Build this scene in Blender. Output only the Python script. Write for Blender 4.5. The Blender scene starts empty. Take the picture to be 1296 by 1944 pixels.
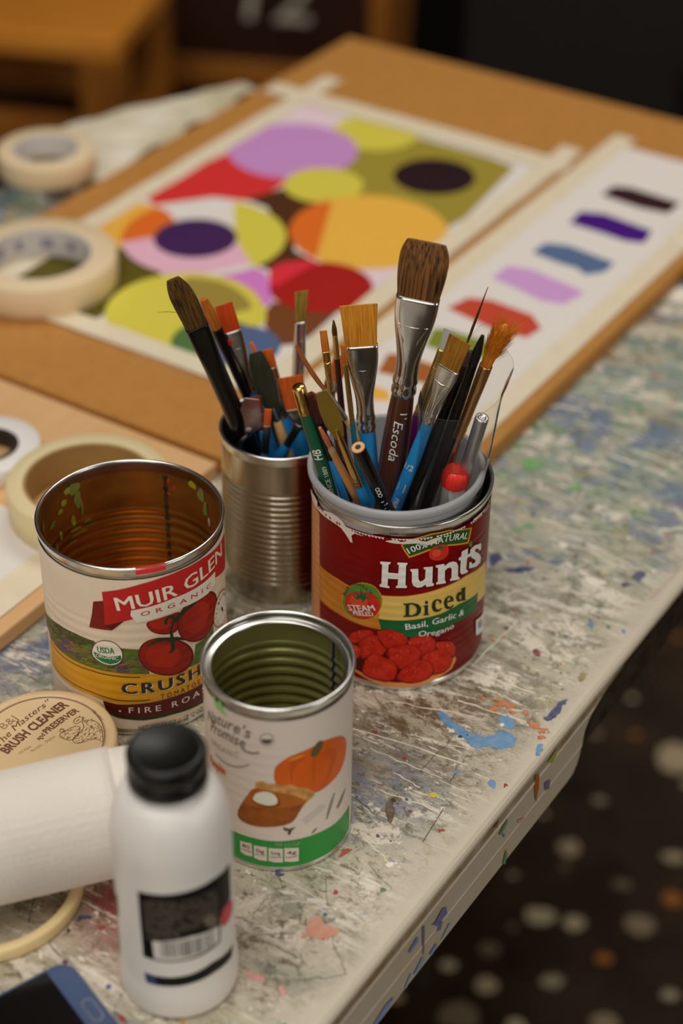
import bpy, bmesh, math, random
from mathutils import Vector, Matrix
from mathutils.geometry import tessellate_polygon

# ---------------------------------------------------------------- camera
C = bpy.context.scene.collection
SC = bpy.context.scene
CAM_H, PITCH, ROLL, FPX = 0.71329, 0.626771, 0.012371, 3504.76
def setup_camera():
    c, s = math.cos(PITCH), math.sin(PITCH)
    fwd = Vector((0, c, -s)); right = Vector((1, 0, 0)); up = Vector((0, s, c))
    r2 = right*math.cos(ROLL) + up*math.sin(ROLL)
    u2 = -right*math.sin(ROLL) + up*math.cos(ROLL)
    cd = bpy.data.cameras.new('camera'); co = bpy.data.objects.new('camera', cd); C.objects.link(co)
    m = Matrix((r2, u2, -fwd)).transposed().to_4x4(); m.translation = (0, 0, CAM_H)
    co.matrix_world = m
    cd.sensor_fit = 'VERTICAL'; cd.sensor_height = 36; cd.sensor_width = 24
    cd.lens = FPX/1944*36
    cd.clip_start = .02; cd.clip_end = 30
    cd.dof.use_dof = True; cd.dof.focus_distance = 1.005; cd.dof.aperture_fstop = 3.4; cd.dof.aperture_blades = 0
    SC.camera = co
setup_camera()

# ---------------------------------------------------------------- world, lamps, exposure
w = bpy.data.worlds.new('world'); SC.world = w; w.use_nodes = True
w.node_tree.nodes['Background'].inputs[0].default_value = (1, .95, .88, 1)
w.node_tree.nodes['Background'].inputs[1].default_value = .05
def area(name, loc, size, power, col, target):
    l = bpy.data.lights.new(name, 'AREA'); l.shape = 'RECTANGLE'; l.size, l.size_y = size
    l.energy = power; l.color = col
    o = bpy.data.objects.new(name, l); C.objects.link(o); o.location = loc
    o.rotation_euler = (Vector(target) - Vector(loc)).to_track_quat('-Z', 'Y').to_euler()
    return o
area('ceiling_lamp_light', (-.5, .25, 1.86), (1.3, 1.0), 22, (1, .965, .91), (-.5, .25, 0))
area('ceiling_lamp_light', (.35, 1.9, 1.86), (1.2, .8), 20, (1, .95, .88), (.35, 1.9, 0))
area('fill_light', (-.4, -2.1, .95), (2.4, 1.5), 30, (1, .965, .92), (-.1, .8, 0))  # added fill from behind the camera for upright faces, no window built
area('fill_light', (2.32, -.5, .6), (1.4, 1.3), 22, (1, .965, .92), (0, .8, 0))  # added fill from the right for the table skirt, no window built
SC.view_settings.view_transform = 'Standard'; SC.view_settings.look = 'None'
SC.view_settings.gamma = 1; SC.view_settings.use_curve_mapping = False
SC.view_settings.exposure = -0.25
SC.cycles.max_bounces = 8
try: SC.cycles.use_denoising = True
except Exception: pass

PI = math.pi
random.seed(7)
TH = math.radians(57.5)
EX, EY = Vector((math.cos(TH), math.sin(TH), 0)), Vector((-math.sin(TH), math.cos(TH), 0))
def ST(s, t, z=0): return EX*s + EY*t + Vector((0, 0, z))

# ---------------------------------------------------------------- naming helpers
def new_obj(name, me, parent=None, loc=None, rotz=None):
    o = bpy.data.objects.new(name, me); C.objects.link(o)
    if parent: o.parent = parent
    if loc is not None: o.location = loc
    if rotz is not None: o.rotation_euler = (0, 0, rotz)
    return o
def thing(name, label, cat, loc=(0, 0, 0), rotz=0, group=None):
    o = new_obj(name, None, None, loc, rotz); o.empty_display_size = .02
    o['label'] = label; o['category'] = cat
    if group: o['group'] = group
    return o
def tag(o, label, cat, group=None):
    o['label'] = label; o['category'] = cat
    if group: o['group'] = group
    return o
def struct(o): o['kind'] = 'structure'; return o

# ---------------------------------------------------------------- materials
def lin(c): c /= 255; return c/12.92 if c <= .04045 else ((c+.055)/1.055)**2.4
GAIN = 1.42
def S(r, g, b, k=GAIN): return tuple(min(.93, lin(v)*k) for v in (r, g, b)) + (1,)
_m = {}
def mat(key, col, rough=.55, metal=0, spec=.4, bump=None, noise=None, ribs=None, coat=0, aniso=None, alpha=None):
    """bump=(scale,strength); noise=(scale,amount,colour2[,stretch]); ribs=(period_mm,strength,zlo,zhi)"""
    if key in _m: return _m[key]
    m = bpy.data.materials.new(key); m.use_nodes = True; nt = m.node_tree; N = nt.nodes; Lk = nt.links
    p = N['Principled BSDF']
    p.inputs['Base Color'].default_value = col; p.inputs['Roughness'].default_value = rough
    p.inputs['Metallic'].default_value = metal; p.inputs['Specular IOR Level'].default_value = spec
    p.inputs['Coat Weight'].default_value = coat; p.inputs['Coat Roughness'].default_value = .12
    tc = N.new('ShaderNodeTexCoord')
    if noise:
        mp = N.new('ShaderNodeMapping'); Lk.new(tc.outputs['Object'], mp.inputs[0])
        mp.inputs['Scale'].default_value = noise[3] if len(noise) > 3 else (1, 1, 1)
        n = N.new('ShaderNodeTexNoise'); n.inputs['Scale'].default_value = noise[0]; n.inputs['Detail'].default_value = noise[4] if len(noise) > 4 else 6; n.inputs['Roughness'].default_value = .6
        Lk.new(mp.outputs[0], n.inputs['Vector'])
        r = N.new('ShaderNodeValToRGB'); r.color_ramp.elements[0].position = .35; r.color_ramp.elements[1].position = .68
        r.color_ramp.elements[0].color = (0, 0, 0, 1); r.color_ramp.elements[1].color = (noise[1],)*3 + (1,)
        Lk.new(n.outputs['Fac'], r.inputs[0])
        mx = N.new('ShaderNodeMix'); mx.data_type = 'RGBA'
        mx.inputs['A'].default_value = col; mx.inputs['B'].default_value = noise[2]
        Lk.new(r.outputs[0], mx.inputs['Factor']); Lk.new(mx.outputs['Result'], p.inputs['Base Color'])
    h = None
    if ribs:
        sp = N.new('ShaderNodeSeparateXYZ'); Lk.new(tc.outputs['Object'], sp.inputs[0])
        a = N.new('ShaderNodeMath'); a.operation = 'MULTIPLY'; a.inputs[1].default_value = 2*PI/(ribs[0]/1000)
        Lk.new(sp.outputs[2], a.inputs[0])
        s_ = N.new('ShaderNodeMath'); s_.operation = 'SINE'; Lk.new(a.outputs[0], s_.inputs[0])
        g1 = N.new('ShaderNodeMapRange'); g1.inputs[1].default_value = ribs[2]/1000; g1.inputs[2].default_value = ribs[2]/1000+.004
        Lk.new(sp.outputs[2], g1.inputs[0])
        g2 = N.new('ShaderNodeMapRange'); g2.inputs[1].default_value = ribs[3]/1000; g2.inputs[2].default_value = ribs[3]/1000-.004
        Lk.new(sp.outputs[2], g2.inputs[0])
        mm = N.new('ShaderNodeMath'); mm.operation = 'MULTIPLY'; Lk.new(g1.outputs[0], mm.inputs[0]); Lk.new(g2.outputs[0], mm.inputs[1])
        m2 = N.new('ShaderNodeMath'); m2.operation = 'MULTIPLY'; Lk.new(mm.outputs[0], m2.inputs[0]); Lk.new(s_.outputs[0], m2.inputs[1])
        b = N.new('ShaderNodeBump'); b.inputs['Strength'].default_value = ribs[1]; b.inputs['Distance'].default_value = .0008
        Lk.new(m2.outputs[0], b.inputs['Height']); h = b
    if bump:
        n2 = N.new('ShaderNodeTexNoise'); n2.inputs['Scale'].default_value = bump[0]; n2.inputs['Detail'].default_value = 4
        Lk.new(tc.outputs['Object'], n2.inputs['Vector'])
        b2 = N.new('ShaderNodeBump'); b2.inputs['Strength'].default_value = bump[1]; b2.inputs['Distance'].default_value = .001
        Lk.new(n2.outputs['Fac'], b2.inputs['Height'])
        if h: Lk.new(h.outputs[0], b2.inputs['Normal'])
        h = b2
    if h: Lk.new(h.outputs[0], p.inputs['Normal'])
    m.diffuse_color = col
    _m[key] = m; return m

# ---------------------------------------------------------------- mesh helpers
class MB:
    def __init__(s): s.v = []; s.f = []; s.mi = []; s.mats = []; s.sm = []
    def mid(s, m):
        if m not in s.mats: s.mats.append(m)
        return s.mats.index(m)
    def add(s, vs, fs, m, smooth=False):
        o = len(s.v); k = s.mid(m); s.v += [tuple(v) for v in vs]
        for f in fs: s.f.append(tuple(o+i for i in f)); s.mi.append(k); s.sm.append(smooth)
    def build(s, name, parent=None, loc=None, rotz=None):
        me = bpy.data.meshes.new(name); me.from_pydata(s.v, [], s.f)
        for m in s.mats: me.materials.append(m)
        me.polygons.foreach_set('material_index', s.mi); me.polygons.foreach_set('use_smooth', s.sm)
        me.update(); return new_obj(name, me, parent, loc, rotz)
    # shapes
    def lathe(s, prof, m, seg=64, cx=0, cy=0, cap0=False, cap1=False, smooth=True):
        vs = []; n = len(prof)
        for r, z in prof:
            for k in range(seg):
                a = 2*PI*k/seg; vs.append((cx+r*math.cos(a), cy+r*math.sin(a), z))
        fs = [(i*seg+k, i*seg+(k+1) % seg, (i+1)*seg+(k+1) % seg, (i+1)*seg+k) for i in range(n-1) for k in range(seg)]
        s.add(vs, fs, m, smooth)
        if cap0: s.add(vs[:seg], [tuple(range(seg))[::-1]], m)
        if cap1: s.add(vs[-seg:], [tuple(range(seg))], m)
    def loft(s, rings, m, smooth=True, cap0=False, cap1=False):
        k = len(rings[0]); vs = [p for r in rings for p in r]
        fs = [(i*k+j, i*k+(j+1) % k, (i+1)*k+(j+1) % k, (i+1)*k+j) for i in range(len(rings)-1) for j in range(k)]
        s.add(vs, fs, m, smooth)
        if cap0: s.add(rings[0], [tuple(range(k))[::-1]], m)
        if cap1: s.add(rings[-1], [tuple(range(k))], m)
    def box(s, x0, x1, y0, y1, z0, z1, m, M=None, bev=0):
        if bev:
            bm = bmesh.new(); bmesh.ops.create_cube(bm, size=1)
            for v in bm.verts: v.co = Vector(((x0+x1)/2+v.co.x*(x1-x0), (y0+y1)/2+v.co.y*(y1-y0), (z0+z1)/2+v.co.z*(z1-z0)))
            bmesh.ops.bevel(bm, geom=bm.edges[:], offset=bev, segments=2, affect='EDGES', profile=.5)
            bm.verts.index_update()
            vs = [v.co.copy() for v in bm.verts]; fs = [[v.index for v in f.verts] for f in bm.faces]; bm.free()
        else:
            vs = [Vector(p) for p in ((x0,y0,z0),(x1,y0,z0),(x1,y1,z0),(x0,y1,z0),(x0,y0,z1),(x1,y0,z1),(x1,y1,z1),(x0,y1,z1))]
            fs = [(0,3,2,1),(4,5,6,7),(0,1,5,4),(1,2,6,5),(2,3,7,6),(3,0,4,7)]
        if M: vs = [M @ v for v in vs]
        s.add(vs, fs, m)
    def prism(s, poly, z0, z1, m, M=None):
        n = len(poly)
        if sum(poly[i][0]*poly[(i+1) % n][1]-poly[(i+1) % n][0]*poly[i][1] for i in range(n)) < 0: poly = poly[::-1]
        vs = [Vector((p[0], p[1], z0)) for p in poly] + [Vector((p[0], p[1], z1)) for p in poly]
        tr = tessellate_polygon([[Vector((p[0], p[1], 0)) for p in poly]])
        fs = []
        for a, b, c in tr:
            A, B, Cc = (poly[i] for i in (a, b, c))
            if (B[0]-A[0])*(Cc[1]-A[1])-(B[1]-A[1])*(Cc[0]-A[0]) < 0: b, c = c, b
            fs += [(a+n, b+n, c+n), (a, c, b)]
        fs += [(i, (i+1) % n, (i+1) % n+n, i+n) for i in range(n)]
        if M: vs = [M @ v for v in vs]
        s.add(vs, fs, m)
    def tube(s, pts, r, m, k=8):
        pts = [Vector(p) for p in pts]; rings = []
        rs = r if isinstance(r, (list, tuple)) else [r]*len(pts)
        for i, p in enumerate(pts):
            d = (pts[min(i+1, len(pts)-1)]-pts[max(i-1, 0)]).normalized()
            a = d.orthogonal().normalized() if i == 0 else (a - d*a.dot(d)).normalized()
            b = d.cross(a)
            rings.append([p + a*rs[i]*math.cos(2*PI*j/k) + b*rs[i]*math.sin(2*PI*j/k) for j in range(k)])
        s.loft(rings, m, True, True, True)

def clip2d(vs, fs, xs=(), rect=None):
    """cut a flat 2-D mesh by vertical lines (and clip to a rectangle)"""
    bm = bmesh.new(); V = [bm.verts.new((v[0], v[1], 0)) for v in vs]
    for f in fs:
        try: bm.faces.new([V[i] for i in f])
        except ValueError: pass
    def cut(co, no, clear=False):
        bmesh.ops.bisect_plane(bm, geom=bm.verts[:]+bm.edges[:]+bm.faces[:], plane_co=co, plane_no=no, clear_outer=clear)
    for x in xs: cut((x, 0, 0), (1, 0, 0))
    if rect:
        x0, x1, y0, y1 = rect
        cut((x1, 0, 0), (1, 0, 0), True); cut((x0, 0, 0), (-1, 0, 0), True); cut((0, y1, 0), (0, 1, 0), True); cut((0, y0, 0), (0, -1, 0), True)
    bm.verts.index_update()
    o = [(v.co.x, v.co.y) for v in bm.verts], [[v.index for v in f.verts] for f in bm.faces]
    bm.free(); return o
def poly2d(poly):
    n = len(poly)
    tr = tessellate_polygon([[Vector((p[0], p[1], 0)) for p in poly]])
    fs = []
    for a, b, c in tr:
        A, B, Cc = (poly[i] for i in (a, b, c))
        cr = (B[0]-A[0])*(Cc[1]-A[1])-(B[1]-A[1])*(Cc[0]-A[0])
        if abs(cr) < 1e-12: continue
        fs.append((a, b, c) if cr > 0 else (a, c, b))
    return list(poly), fs
def smooth_poly(p, it=2):
    for _ in range(it):
        q = []
        for i in range(len(p)):
            a, b = p[i], p[(i+1) % len(p)]
            q += [(a[0]*.75+b[0]*.25, a[1]*.75+b[1]*.25), (a[0]*.25+b[0]*.75, a[1]*.25+b[1]*.75)]
        p = q
    return p
def shrink(p, k, dx=0, dy=0):
    cx = sum(a[0] for a in p)/len(p); cy = sum(a[1] for a in p)/len(p)
    return [(cx+(a[0]-cx)*k+dx, cy+(a[1]-cy)*k+dy) for a in p]
def circle2d(cx, cy, r, n=48, ry=None): return [(cx+r*math.cos(2*PI*i/n), cy+(ry or r)*math.sin(2*PI*i/n)) for i in range(n)]
def stroke2d(pts, w):
    """ribbon quads along a polyline (width w or list)"""
    vs, fs = [], []
    for i, p in enumerate(pts):
        a, b = pts[max(i-1, 0)], pts[min(i+1, len(pts)-1)]
        dx, dy = b[0]-a[0], b[1]-a[1]; l = math.hypot(dx, dy) or 1
        ww = w[i] if isinstance(w, (list, tuple)) else w
        vs += [(p[0]+dy/l*ww/2, p[1]-dx/l*ww/2), (p[0]-dy/l*ww/2, p[1]+dx/l*ww/2)]
    for i in range(len(pts)-1): fs.append((2*i, 2*i+2, 2*i+3, 2*i+1))
    return vs, fs
def quad_path(P, t):
    if len(P) == 2: return (P[0][0]+(P[1][0]-P[0][0])*t, P[0][1]+(P[1][1]-P[0][1])*t)
    m = P[1]; a, b = P[0], P[2]
    # parabola through the three points, middle one at its own share of the chord
    k = math.dist(a, m)/(math.dist(a, m)+math.dist(m, b))
    l0 = (t-k)*(t-1)/((0-k)*(0-1)); l1 = t*(t-1)/(k*(k-1)); l2 = t*(t-k)/(1-k)
    return tuple(a[i]*l0+m[i]*l1+b[i]*l2 for i in (0, 1))
_tc = {}
def text2d(txt, bold=0, shear=0, res=2, space=1):
    key = (txt, bold, shear, space)
    if key in _tc: return _tc[key]
    cu = bpy.data.curves.new('text', 'FONT'); cu.body = txt; cu.size = 1; cu.offset = bold; cu.shear = shear; cu.resolution_u = res
    cu.fill_mode = 'BOTH'; cu.space_character = space
    o = bpy.data.objects.new('text', cu); C.objects.link(o)
    dg = bpy.context.evaluated_depsgraph_get()
    me = bpy.data.meshes.new_from_object(o.evaluated_get(dg))
    vs = [(v.co.x, v.co.y) for v in me.vertices]
    fs = []; me.calc_loop_triangles()
    for p in me.loop_triangles:
        f = list(p.vertices)
        if p.normal.z < 0: f.reverse()
        fs.append(f)
    bpy.data.objects.remove(o); bpy.data.curves.remove(cu); bpy.data.meshes.remove(me)
    x0 = min(v[0] for v in vs); x1 = max(v[0] for v in vs)
    vs = [((x-x0)/(x1-x0), y/.729) for x, y in vs]   # cap height of the built-in face
    _tc[key] = (vs, fs, (x1-x0)/.729); return _tc[key]
def text_path(txt, P, cap, bold=0, shear=0, upright=False, space=1):
    """text laid along a 2/3-point path, capital height cap; returns flat mesh in path units"""
    vs, fs, asp = text2d(txt, bold, shear, space=space)
    out = []
    for x, y in vs:
        p = quad_path(P, x); e = 1e-3
        a, b = quad_path(P, x-e), quad_path(P, x+e); dx, dy = b[0]-a[0], b[1]-a[1]; l = math.hypot(dx, dy)
        n = (0, 1) if upright else (-dy/l, dx/l)
        out.append((p[0]+n[0]*y*cap, p[1]+n[1]*y*cap))
    return out, fs

class Decal:
    """flat print wrapped on a cylinder of radius R (metres); 2-D units millimetres: u round, v up"""
    def __init__(s, R, base=.00006, t=None): s.t = t; s.R = R; s.mb = MB(); s.lay = 0; s.base = base
    def put(s, vf, m, step=True):
        if step: s.lay += 1
        vs, fs = vf
        if not vs: return
        u0 = min(v[0] for v in vs); u1 = max(v[0] for v in vs); st = s.R*1000*.022
        xs = [k*st for k in range(int(math.floor(u0/st))+1, int(math.ceil(u1/st)))]
        vs, fs = clip2d(vs, fs, xs)
        r = s.R + s.base + s.lay*.000007
        P = [(r*math.sin(u/1000/s.R), -r*math.cos(u/1000/s.R), v/1000) for u, v in vs]
        s.mb.add(P, fs, m, True)
    def flush(s, name, parent):
        if s.mb.v: s.mb.build(name, parent)
        s.mb = MB()
    def poly(s, p, m, step=True): s.put(poly2d(p), m, step)
    def text(s, txt, P, cap, m, **k):
        bold = k.pop('bold', 0)      # heavier strokes: the same word laid down again a hair to each side
        for dx in ((0,) if bold <= 0 else (-bold, 0, bold)):
            s.put(text_path(txt, [(p[0]+dx*cap/.729, p[1]) for p in P], cap, **k), m)
        if s.t: s.flush('lettering', s.t)
    def line(s, P, w, m, n=16): s.put(stroke2d([quad_path(P, i/n) for i in range(n+1)] if len(P) <= 3 else P, w), m)

# ---------------------------------------------------------------- measured outlines: label print (mm round the can, mm up), flat shapes (mm along / across the table), brush axes

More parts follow.
